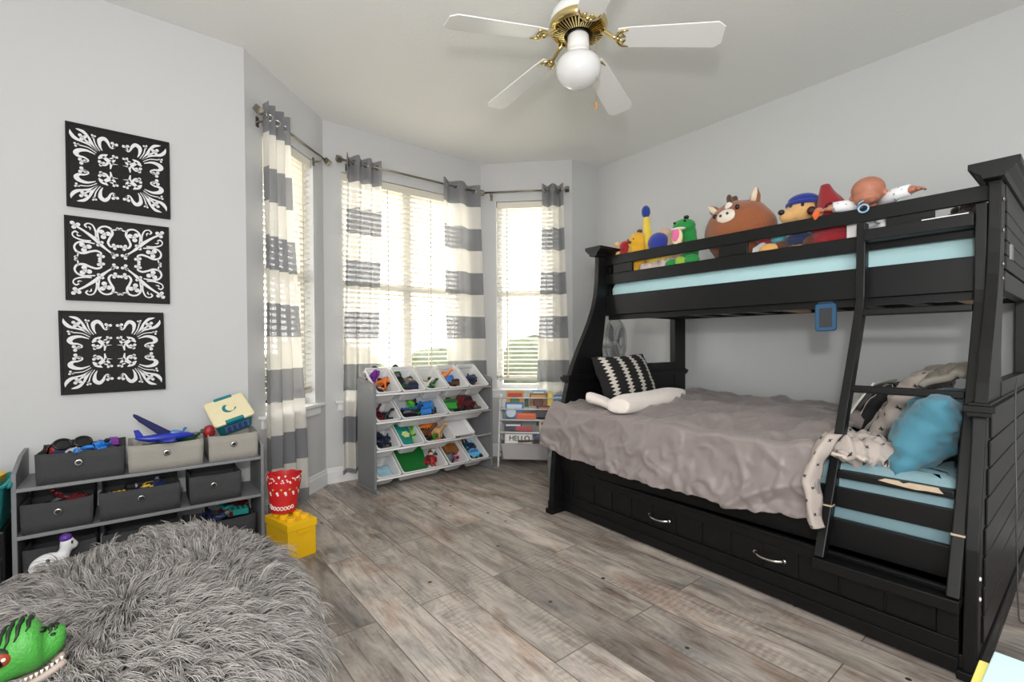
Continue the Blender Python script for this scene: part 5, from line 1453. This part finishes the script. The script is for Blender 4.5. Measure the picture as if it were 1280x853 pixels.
m.build('vent_fins', BRASS, ring)
m = MB(); m.lathe([(0, 2.615), (.050, 2.612), (.052, 2.606), (.040, 2.600), (0, 2.600)], 30, FT); m.build('hub_plate', pm((26, 24, 22)), FAN, smooth=True)
m = MB(); m.lathe([(0, 2.603), (.048, 2.603), (.052, 2.597), (.054, 2.545), (.051, 2.528), (.060, 2.518), (.060, 2.506), (0, 2.506)], 32, FT); m.build('light_fitter', WHF, FAN, smooth=True)
m = MB(); m.lathe([(0, 2.512), (.056, 2.512), (.066, 2.502), (.090, 2.490), (.105, 2.470), (.110, 2.446), (.108, 2.425), (.098, 2.402), (.080, 2.382), (.056, 2.367), (.026, 2.359), (0, 2.357)], 44, FT)
m.build('globe', translucent('opal_glass', (246, 246, 246), .25, .12), FAN, smooth=True)
m = MB(); Q = TR(FX+.045, FY-.075, 0)
m.tube([(0, 0, 2.59), (.001, 0, 2.45), (0, 0, 2.268)], .0014, 6, M=Q); ch = m.build('pull_chain', BRASS, FAN)
m = MB(); m.lathe([(.001, 2.270), (.004, 2.262), (.006, 2.245), (.0045, 2.234), (.001, 2.230)], 12, Q); m.build('wooden_fob', mat('orange_wood', (204, 130, 60), .4), ch, smooth=True)
for k in range(5):
    a = RD(20.05+72*k)
    er = Vector((cos(a), sin(a), 0)); dr = -(2.566-2.506)/(.66-.189)
    ex_ = Vector((er.x, er.y, dr)).normalized(); et = Vector((-sin(a), cos(a), 0))
    ez_ = ex_.cross(et).normalized(); p_ = RD(-10)
    ey_ = (et*cos(p_)+ez_*sin(p_)); ez_ = ex_.cross(ey_)
    Q = frame((FX+er.x*.189, FY+er.y*.189, 2.566), ex_, ey_, ez_)
    m = MB(); L_ = .478
    m.prism([(.0, -.052), (.06, -.060), (L_-.032, -.074), (L_, -.048), (L_, .048), (L_-.032, .074), (.06, .060), (.0, .052)], .0, .006, 'z', Q)
    b = m.build('blade', WHF, FAN, bevel=.0015)
    m = MB()
    m.tube([FT @ Vector((er.x*.105, er.y*.105, 2.612)), FT @ Vector((er.x*.135, er.y*.135, 2.600)), FT @ Vector((er.x*.165, er.y*.165, 2.575)), Q @ Vector((.0, 0, -.004))], [.013, .011, .010, .009], 10)
    for sg in (-1, 1):
        m.tube([Q @ Vector((x, sg*y, -.004)) for x, y in ((.0, 0), (-.004, .016), (.004, .032), (.022, .044), (.05, .05))], [.008, .0075, .007, .006, .003], 8)
        m.tube([Q @ Vector((x, sg*y, -.004)) for x, y in ((.002, .0), (.02, .012), (.035, .010), (.024, .026), (.012, .036))], .0042, 7)
    m.ell(Q @ Vector((.0, 0, -.004)), .014, 12, 8)
    m.build('blade_iron', BRASS, b, smooth=True)

# ============================================================ PEDESTAL FAN IN THE CORNER
PFN = empty('pedestal_fan', (3.36, 2.80, 0), 'pale grey pedestal fan standing in the corner behind the bunk bed', 'pedestal fan')
FG = mat('fan_grey_plastic', (196, 198, 200), .4, bump=.02)
m = MB(); m.lathe([(0, .0), (.19, .0), (.195, .012), (.17, .024), (.05, .04), (.03, .06), (0, .06)], 36, TR(3.36, 2.82, 0)); m.build('base', FG, PFN, smooth=True)
m = MB(); m.tube([(3.36, 2.82, .05), (3.36, 2.82, 1.02)], .015, 12); m.build('pole', FG, PFN, smooth=True)
FH = frame((3.37, 2.75, 1.112), Vector((.96, .28, 0)), Vector((0, 0, 1)), Vector((.28, -.96, 0)))   # local z is the blowing direction
m = MB(); m.lathe([(0, -.15), (.04, -.148), (.062, -.12), (.066, -.06), (.05, -.03), (.03, -.02), (0, -.02)], 24, FH); m.build('motor', FG, PFN, smooth=True)
m = MB(); m.box(3.345, 2.79, .99, 3.375, 2.85, 1.08); m.build('neck', FG, PFN, bevel=.005)
GRL = mat('fan_grille', (168, 170, 172), .35, .3, bump=.02)
for nm, s_ in (('front_grille', 1), ('rear_grille', -1)):
    m = MB()
    for k in range(40):
        a = 2*pi*k/40; m.tube([FH @ Vector((r*cos(a), r*sin(a), .01+s_*z)) for r, z in ((.04, .055), (.10, .054), (.16, .044), (.195, .026), (.212, .0))], .0016, 5)
    for r, z in ((.212, .0), (.14, .049), (.045, .055)): m.tube([FH @ Vector((r*cos(2*pi*k/40), r*sin(2*pi*k/40), .01+s_*z)) for k in range(40)], .0035 if r > .2 else .002, 6, closed=True)
    g = m.build(nm, GRL, PFN, smooth=True)
m = MB(); m.lathe([(0, .062), (.04, .062), (.043, .068), (.03, .074), (0, .075)], 24, FH @ TR(0, 0, 0)); m.build('badge', FG, PFN, smooth=True)
m = MB()
for k in range(3):
    a0_ = 2*pi*k/3+.4
    def bl(u, v):
        r = .03+.155*v; a = a0_+(-.55+1.1*u)*(.75+.35*sin(pi*v)); return FH @ Vector((r*cos(a), r*sin(a), .012+.020*(u-.5)))
    m.grid(bl, 8, 10)
m.build('blade', translucent('smoky_blade', (186, 188, 192), .5, .25), PFN, smooth=True, solid=.002)

# ============================================================ TABLET, HAMPER, BOX, CORD
T = empty('tablet', (2.60, .845, 1.146), 'tablet in a dark blue case hanging under the top bunk rail', 'tablet')
Q = frame((2.615, .845, 1.214), Vector((.15, -.98, .03)).normalized(), Vector((.12, .045, .99)).normalized(), Vector((-1, -.15, .12)).normalized())
m = MB(); m.loft([[(x, y, z) for x, y in rrect(w_, l_, .012)] for w_, l_, z in ((.082, .128, -.008), (.088, .135, -.004), (.088, .135, .004), (.082, .128, .007))], M=Q); m.build('case', mat('blue_rubber', (18, 74, 112), .6, bump=.1), T, bevel=.001)
m = MB(); m.box(-.026, -.050, .006, .026, .044, .0085, Q); m.build('screen', pm((52, 54, 56), .15), T)
m = MB(); m.box(-.030, .062, -.004, .030, .082, .003, Q); m.box(-.030, .078, -.03, .030, .084, .003, Q); m.build('strap', pm((14, 40, 62), .6), T)

m = MB(); prof_ = [(.112, .0), (.124, .12), (.130, .26), (.132, .36)]
HC = (2.405, 2.405)
hm = empty('hamper', (HC[0], HC[1], 0), 'grey speckled hamper with an aqua lining behind the far end of the bunk', 'hamper')
m.loft([[(HC[0]+r*cos(2*pi*k/32), HC[1]+r*sin(2*pi*k/32), z) for k in range(32)] for r, z in prof_+[(.128, .36), (.108, .01)]])
HM = mat('speckled_felt', (120, 126, 130), .95, bump=1.0, bscale=90, mottled=.55, mscale=60); m.build('basket', HM, hm, smooth=True)
m = MB(); m.loft([[(HC[0]+r*cos(2*pi*k/32), HC[1]+r*sin(2*pi*k/32), z+.004*sin(k*2.3)) for k in range(32)] for r, z in ((.132, .35), (.138, .355), (.138, .40), (.132, .408), (.124, .40), (.12, .2))]); m.build('lining', mat('aqua_lining', (70, 178, 200), .8, bump=.3, bscale=50), hm, smooth=True)

BXE = empty('cardboard_box', (1.07, -.01, 0), 'white and yellow cardboard box with a pale blue folder on it', 'box')
m = MB(); m.box(.93, -.16, 0, 1.212, .138, .492); m.build('carton', mat('white_card', (232, 230, 222), .7, bump=.05), BXE, bevel=.003)
m = MB(); m.box(.924, .118, .485, 1.216, .142, .503); m.build('yellow_edge', pm((232, 222, 120), .6), BXE, bevel=.002)
m = MB(); Q = TR(1.25, .126, .503) @ Matrix.Rotation(RD(-1), 4, 'Z')
m.box(-.22, -.25, 0, 0, 0, .010, Q); tag(m.build('card_folder', pm((196, 220, 226), .6), bevel=.002), 'pale blue card folder lying on the white and yellow box', 'folder')
m = MB()
pts = bez([(2.80, .222, .945), (2.62, .214, .90), (2.52, .205, .74), (2.49, .200, .62), (2.47, .196, .50), (2.50, .198, .38), (2.56, .200, .26), (2.60, .20, .10), (2.66, .19, .008), (2.9, .12, .006), (3.2, .10, .006)], 8)
m.tube(pts, .0026, 6)
tag(m.build('cord', pm((92, 92, 94), .5), smooth=True), 'thin grey cord hanging down the near end panel of the bunk', 'cord')

# ============================================================ SOFT TOYS ON THE TOP BUNK
ZT = 1.532
def jig(p, s=30, a=.002): return p+Vector((a*nse(p.x*s, p.y*s, p.z*s), a*nse(p.y*s, p.z*s, p.x*s+5), a*nse(p.z*s, p.x*s, p.y*s+9)))
def multi(nm, lst, mt, par):
    for c, r in lst:
        m = MB(); m.ell(c, r, 14, 10); m.build(nm, mt, par, smooth=True)
def plush(parts, name, mt, par, vox=.007):
    m = MB()
    for q in parts:
        if q[0] == 'e': m.ell(q[1], q[2], 16, 12)
        else: m.tube(q[1], q[2], 10)
    return m.build(name, mt, par, remesh=vox)
GP = 'soft toys along the top bunk rail'
# red plain soft toy, yellow chick
T = empty('soft_toy', (2.72, 2.13, ZT), 'small red soft toy with cream feet at the window end of the row', 'soft toy', GP)
plush([('e', (2.72, 2.125, 1.68), (.05, .055, .075)), ('e', (2.72, 2.12, 1.775), (.04, .042, .045)), ('t', [(2.72, 2.10, 1.72), (2.70, 2.07, 1.76)], [.022, .02]), ('e', (2.72, 2.13, 1.59), (.06, .06, .06))], 'body', fm((172, 28, 34)), T)
multi('paw', [((2.69, y, z), .020) for y, z in ((2.165, 1.735), (2.168, 1.795), (2.175, 1.70))], fm((228, 190, 120)), T)
T = empty('soft_toy', (2.73, 2.02, ZT), 'round yellow chick soft toy between the red toy and the long-necked dinosaur', 'soft toy', GP)
plush([('e', (2.73, 2.02, 1.70), (.07, .075, .12)), ('e', (2.72, 2.015, 1.79), (.062, .068, .068)), ('e', (2.73, 2.02, 1.59), (.075, .08, .06))], 'body', fm((226, 172, 42)), T)
m = MB(); m.ell((2.655, 2.035, 1.785), (.02, .014, .010)); m.ell((2.72, 2.0, 1.862), (.016, .02, .014)); m.build('beak', fm((96, 56, 26)), T, smooth=True)
multi('eye', [((2.664, 2.055, 1.805), .006), ((2.664, 2.008, 1.805), .006)], pm((18, 16, 16), .2), T)
# long-necked dinosaur
T = empty('soft_toy', (2.74, 1.86, ZT), 'yellow and blue long-necked dinosaur soft toy on the top bunk', 'soft toy', GP)
plush([('t', [(2.72, 1.945, 1.95), (2.72, 1.940, 1.86), (2.725, 1.92, 1.77), (2.74, 1.89, 1.68)], [.022, .026, .036, .055]), ('e', (2.75, 1.85, 1.64), (.08, .11, .10))], 'neck', fm((226, 196, 70)), T)
m = MB(); m.ell((2.715, 1.945, 1.982), (.030, .030, .042), 16, 12); m.build('head', fm((28, 62, 142)), T, smooth=True)
m = MB(); m.ell((2.70, 1.835, 1.752), (.07, .068, .068), 18, 12); m.build('saddle', fm((44, 58, 150)), T, smooth=True)
plush([('e', (2.78, 1.765, 1.745), (.08, .085, .080)), ('e', (2.77, 1.84, 1.82), (.04, .05, .04)), ('t', [(2.78, 1.73, 1.70), (2.78, 1.70, 1.60)], [.07, .07])], 'back', fm((206, 176, 146)), T)
# green hand puppet dinosaur
T = empty('soft_toy', (2.71, 1.665, ZT), 'green dinosaur hand puppet with a pink open mouth hanging over the rail', 'soft toy', GP)
plush([('e', (2.69, 1.645, 1.822), (.062, .072, .046)), ('e', (2.715, 1.63, 1.78), (.045, .05, .05)), ('t', [(2.72, 1.625, 1.77), (2.73, 1.61, 1.68), (2.71, 1.63, 1.60)], [.040, .040, .06]), ('e', (2.66, 1.715, 1.59), (.03, .045, .035)), ('e', (2.66, 1.575, 1.60), (.03, .05, .035))], 'body', fm((30, 140, 62)), T, .006)
def lip(c, r, mt, nm):
    m = MB(); m.ell(c, r, 16, 10); return m.build(nm, mt, T, smooth=True)
lip((2.622, 1.650, 1.745), (.02, .036, .058), fm((232, 218, 170)), 'lower_jaw')
lip((2.611, 1.653, 1.756), (.016, .027, .042), fm((226, 110, 160)), 'mouth')
lip((2.628, 1.650, 1.796), (.030, .052, .010), fm((232, 226, 210)), 'upper_lip')
lip((2.65, 1.645, 1.60), (.028, .036, .03), fm((150, 190, 60)), 'belly')
multi('eye', [((2.632, 1.675, 1.838), .008), ((2.640, 1.610, 1.842), .008)], pm((18, 20, 18), .2), T); multi('spot', [((2.665, 1.615, 1.868), (.014, .018, .012))], pm((18, 20, 18), .2), T)
# horse
T = empty('soft_toy', (2.83, 1.345, ZT), 'big round brown horse-head soft toy with a cream snout', 'soft toy', GP)
BRN = fm((150, 88, 54))
m = MB(); m.ell((2.83, 1.365, 1.752), (.165, .205, .188), 28, 20, fn=lambda p: jig(p, 12, .010)); m.build('body', BRN, T, smooth=True)
m = MB(); m.ell((2.695, 1.375, 1.822), (.03, .060, .046), 20, 12); sn = m.build('snout', fm((232, 222, 208)), T, smooth=True)
multi('nostril', [((2.664, 1.398, 1.829), (.006, .008, .008)), ((2.665, 1.358, 1.836), (.006, .008, .008))], pm((70, 44, 36)), sn)
m = MB(); m.ell((2.725, 1.378, 1.885), (.02, .024, .030), 14, 10); m.build('blaze', fm((232, 224, 212)), T, smooth=True)
multi('eye', [((2.703, 1.452, 1.842), (.010, .013, .014)), ((2.693, 1.315, 1.868), (.010, .014, .015))], pm((26, 16, 14), .2), T)
for (y, z, dy, dz) in ((1.485, 1.885, .055, .05), (1.265, 1.905, -.015, .075)):
    b0 = Vector((2.80, y, z)); tip = b0+Vector((-.01, dy, dz)); mid = (b0+tip)/2
    m = MB(); m.tube([b0-Vector((0, dy, dz))*.3, b0, mid, tip], [.030, .030, .026, .006], 10); e = m.build('ear', BRN, T, smooth=True)
    m = MB(); off = Vector((-.014, 0, 0)); m.tube([b0+off, mid+off*1.05, tip+off*.4], [.020, .018, .005], 10); m.build('inner_ear', fm((232, 214, 190)), e, smooth=True)
m = MB()
for q in range(9): m.ell((2.76+rnd.uniform(-.02, .03), 1.375+rnd.uniform(-.026, .026), 1.925+rnd.uniform(-.012, .02)), (.018, .016, .026), 8, 6)
m.build('mane', fm((82, 62, 40)), T, remesh=.006)
# bear in a blue bobble hat (plain)
T = empty('soft_toy', (2.74, .99, ZT), 'tan and brown soft toy in a plain blue hat beside the red bird', 'soft toy', GP)
plush([('e', (2.73, .995, 1.775), (.068, .075, .066)), ('e', (2.675, 1.035, 1.750), (.045, .045, .040)), ('t', [(2.74, .99, 1.74), (2.74, .985, 1.64), (2.73, 1.0, 1.58)], [.045, .06, .065])], 'body', fm((214, 168, 108)), T)
m = MB(); m.ell((2.735, .99, 1.832), (.062, .072, .036), 18, 12); m.tube([(2.735+.064*cos(2*pi*k/20), .99+.072*sin(2*pi*k/20), 1.815) for k in range(20)], .011, 8, closed=True); m.build('hat', fm((28, 48, 136)), T, smooth=True)
m = MB(); m.ell((2.632, 1.055, 1.768), (.014, .016, .014)); m.build('nose', pm((36, 22, 20), .3), T, smooth=True)
multi('eye', [((2.672, 1.025, 1.800), (.006, .008, .010)), ((2.668, .968, 1.796), (.006, .008, .010))], pm((24, 20, 24), .2), T)
multi('ear', [((2.735, .918, 1.785), (.03, .022, .045))], fm((92, 52, 30)), T); multi('paw', [((2.68, .94, 1.60), (.035, .03, .035)), ((2.68, 1.075, 1.60), (.035, .035, .03))], fm((92, 52, 30)), T)
m = MB(); m.ell((2.70, .99, 1.625), (.062, .075, .035)); m.build('shirt', fm((30, 44, 84)), T, smooth=True)
m = MB(); m.ell((2.655, 1.125, 1.592), (.035, .05, .03)); m.build('foot', fm((222, 170, 96)), T, smooth=True)
# red bird
T = empty('soft_toy', (2.74, .86, ZT), 'tall dark red bird soft toy with an orange beak on the top bunk', 'soft toy', GP)
RB = fm((142, 24, 34))
plush([('t', [(2.72, .885, 1.885), (2.72, .880, 1.84), (2.725, .865, 1.79), (2.73, .86, 1.74)], [.020, .036, .058, .080]), ('e', (2.74, .86, 1.68), (.085, .10, .10)), ('e', (2.74, .85, 1.60), (.10, .12, .07)), ('t', [(2.74, .78, 1.72), (2.73, .735, 1.80), (2.73, .70, 1.77)], [.045, .03, .018])], 'body', RB, T)
m = MB(); m.tube([(2.645, .885, 1.735), (2.615, .888, 1.715), (2.602, .889, 1.692)], [.024, .018, .004], 10); m.build('beak', fm((224, 104, 40)), T, smooth=True)
multi('eye_patch', [((2.66, .845, 1.755), (.012, .02, .02)), ((2.66, .925, 1.755), (.012, .02, .02))], pm((60, 12, 18), .6), T)

# baby doll, face down over the rail, arms spread
T = empty('baby_doll', (2.68, .68, ZT), 'baby doll in white dotted sleeves lying face down over the rail, arms spread', 'doll')
SK = mat('doll_skin', (178, 116, 92), .5, mottled=.08, mscale=30)
SLV = mark_cloth('white_dotted_sleeve', (236, 238, 240), (120, 132, 142), .03)
m = MB()
m.ell((2.655, .690, 1.795), (.066, .066, .058), 20, 14); m.ell((2.640, .690, 1.752), (.050, .052, .028)); m.ell((2.632, .690, 1.725), (.010, .010, .012))
m.ell((2.66, .756, 1.765), (.014, .010, .018)); m.ell((2.66, .624, 1.765), (.014, .010, .018)); m.ell((2.620, .668, 1.735), (.012, .014, .010)); m.ell((2.620, .712, 1.735), (.012, .014, .010))
m.tube([(2.69, .69, 1.76), (2.71, .69, 1.72)], [.035, .04], 10)
m.build('head', SK, T, remesh=.005)
for sg, pts, hand in ((1, [(2.70, .735, 1.735), (2.655, .785, 1.742), (2.635, .825, 1.742)], (2.625, .846, 1.735)), (-1, [(2.70, .645, 1.735), (2.66, .59, 1.752), (2.635, .535, 1.752)], (2.625, .508, 1.747))):
    m = MB(); m.tube(pts, [.034, .028, .024], 12); arm = m.build('sleeve', SLV, T, smooth=True)
    uvl = arm.data.uv_layers.new(name='UVMap')
    for lp in arm.data.loops:
        v = arm.data.vertices[lp.vertex_index].co; uvl.data[lp.index].uv = (v.y, v.z+v.x)
    m = MB(); h = Vector(hand); d = (h-Vector(pts[2])).normalized()
    m.tube([Vector(pts[2]), h-d*.006], [.017, .014], 10); m.ell(h, (.015, .016, .010))
    for q, (ln, of) in enumerate(((.021, -.009), (.025, -.003), (.025, .003), (.021, .009))):
        b = h+Vector((of*1.2, 0, 0))+d*.008; m.tube([b, b+d*ln*.6, b+d*ln+Vector((0, 0, -.006))], [.0046, .0042, .0036], 8)
    b = h+Vector((-.010, 0, .0)); m.tube([b, b+Vector((-.012, 0, -.004))+d*.006, b+Vector((-.016, 0, -.010))+d*.012], [.0052, .0048, .0036], 8)
    m.build('hand', SK, arm, remesh=.0024, sm_it=2)
plush([('t', [(2.71, .69, 1.73), (2.76, .69, 1.68), (2.82, .69, 1.63)], [.055, .075, .07]), ('t', [(2.80, .72, 1.62), (2.88, .75, 1.60), (2.95, .76, 1.57)], [.045, .036, .03]), ('t', [(2.80, .66, 1.62), (2.88, .63, 1.60), (2.95, .62, 1.57)], [.045, .036, .03])], 'body', fm((232, 234, 236)), T)
m = MB(); Q = TR(2.598, .692, 1.700) @ ROT(80, 'Y'); m.tube([Q @ Vector((.017*cos(2*pi*k/18), .019*sin(2*pi*k/18), 0)) for k in range(18)], .0042, 8, closed=True); m.tube([(2.595, .69, 1.735), (2.592, .705, 1.728), (2.596, .715, 1.716)], .003, 6); m.build('pacifier', pm((150, 192, 222), .35), T, smooth=True)

# bedding and odds and ends behind the rails
WB = mat('cream_pink_blanket', (222, 204, 198), .95, bump=1.0, bscale=45, mottled=.15, mscale=30)
def lump(x0, x1, y0, y1, z1, mt, nm, label, cat, s):
    m = MB()
    def f(u, v):
        e = (min(1, 9*min(u, 1-u))*min(1, 14*min(v, 1-v)))**.5
        x, y = x0+(x1-x0)*v, y0+(y1-y0)*u
        return (x+.01*nse(y*14, x*9, s), y, ZT-.004+(z1-ZT)*e*(.75+.5*abs(nse(y*9, x*9, s)))+.010*nse(y*30, x*30, s)*e)
    m.grid(f, 46, 14); m.grid(lambda u, v: (x0+(x1-x0)*v, y0+(y1-y0)*u, ZT-.006), 2, 2)
    return tag(m.build(nm, mt, smooth=True), label, cat)
lump(2.645, 2.76, 1.70, 1.975, 1.650, WB, 'blanket', 'cream-pink fluffy blanket behind the rail below the long-necked dinosaur', 'blanket', 3)
lump(2.645, 2.78, 2.06, 2.18, 1.63, WB, 'blanket', 'small cream-pink blanket end behind the rail below the red soft toy', 'blanket', 5)
WS = mat('white_cotton_blanket', (226, 224, 224), .9, bump=.5, bscale=40, mottled=.06, mscale=12)
lump(2.64, 2.665, .74, 1.20, 1.578, WS, 'blanket', 'white blanket edge along the mattress under the red bird', 'blanket', 8)
lump(2.65, 2.74, 1.14, 1.218, 1.63, WS, 'cushion', 'white patterned cushion between the horse and the blue-hatted toy', 'cushion', 9)
m = MB(); m.ell((2.70, 1.165, 1.652), (.035, .045, .02)); tag(m.build('soft_block', fm((160, 36, 60)), smooth=True), 'crimson cloth scrap on the white cushion by the horse', 'cloth')
m = MB(); m.ell((2.70, 1.095, 1.648), (.03, .04, .022), fn=lambda p: jig(p, 40, .006)); tag(m.build('soft_block', fm((96, 180, 196)), smooth=True), 'pale teal cloth scrap left of the blue-hatted toy', 'cloth')
m = MB(); m.box(2.66, .735, 1.535, 2.72, .775, 1.66); tag(m.build('paper_box', pm((232, 230, 228), .7), bevel=.003), 'white box behind the ladder top, beside the doll', 'box')
T = empty('soft_toy', (2.70, .665, ZT), 'small grey and white fluffy soft toy under the baby doll', 'soft toy', GP)
plush([('e', (2.68, .69, 1.585), (.035, .05, .045)), ('e', (2.67, .655, 1.60), (.03, .03, .035))], 'body', fm((150, 150, 156)), T, .006)
multi('ear', [((2.655, .632, 1.60), (.022, .02, .04)), ((2.65, .64, 1.65), (.015, .02, .018))], fm((226, 226, 230)), T)
T = empty('soft_toy', (2.80, .375, ZT), 'dark brown curly soft toy in the near corner of the top bunk', 'soft toy', GP)
m = MB()
for q in range(60):
    a, b = rnd.uniform(0, 6.28), rnd.uniform(-.4, 1.3); m.ell((2.78+.09*cos(a)*cos(b), .365+.075*sin(a)*cos(b), 1.60+.065*sin(b)), rnd.uniform(.014, .024), 8, 6)
m.ell((2.78, .365, 1.59), (.09, .075, .058))
m.build('curls', fm((52, 44, 40)), T, smooth=True)
m = MB()
for q in range(16): m.ell((2.70+rnd.uniform(-.02, .02), .455+rnd.uniform(-.025, .025), 1.575+rnd.uniform(-.02, .02)), .016, 8, 6)
m.ell((2.70, .455, 1.56), (.03, .035, .03)); m.build('tail', fm((84, 74, 66)), T, smooth=True)
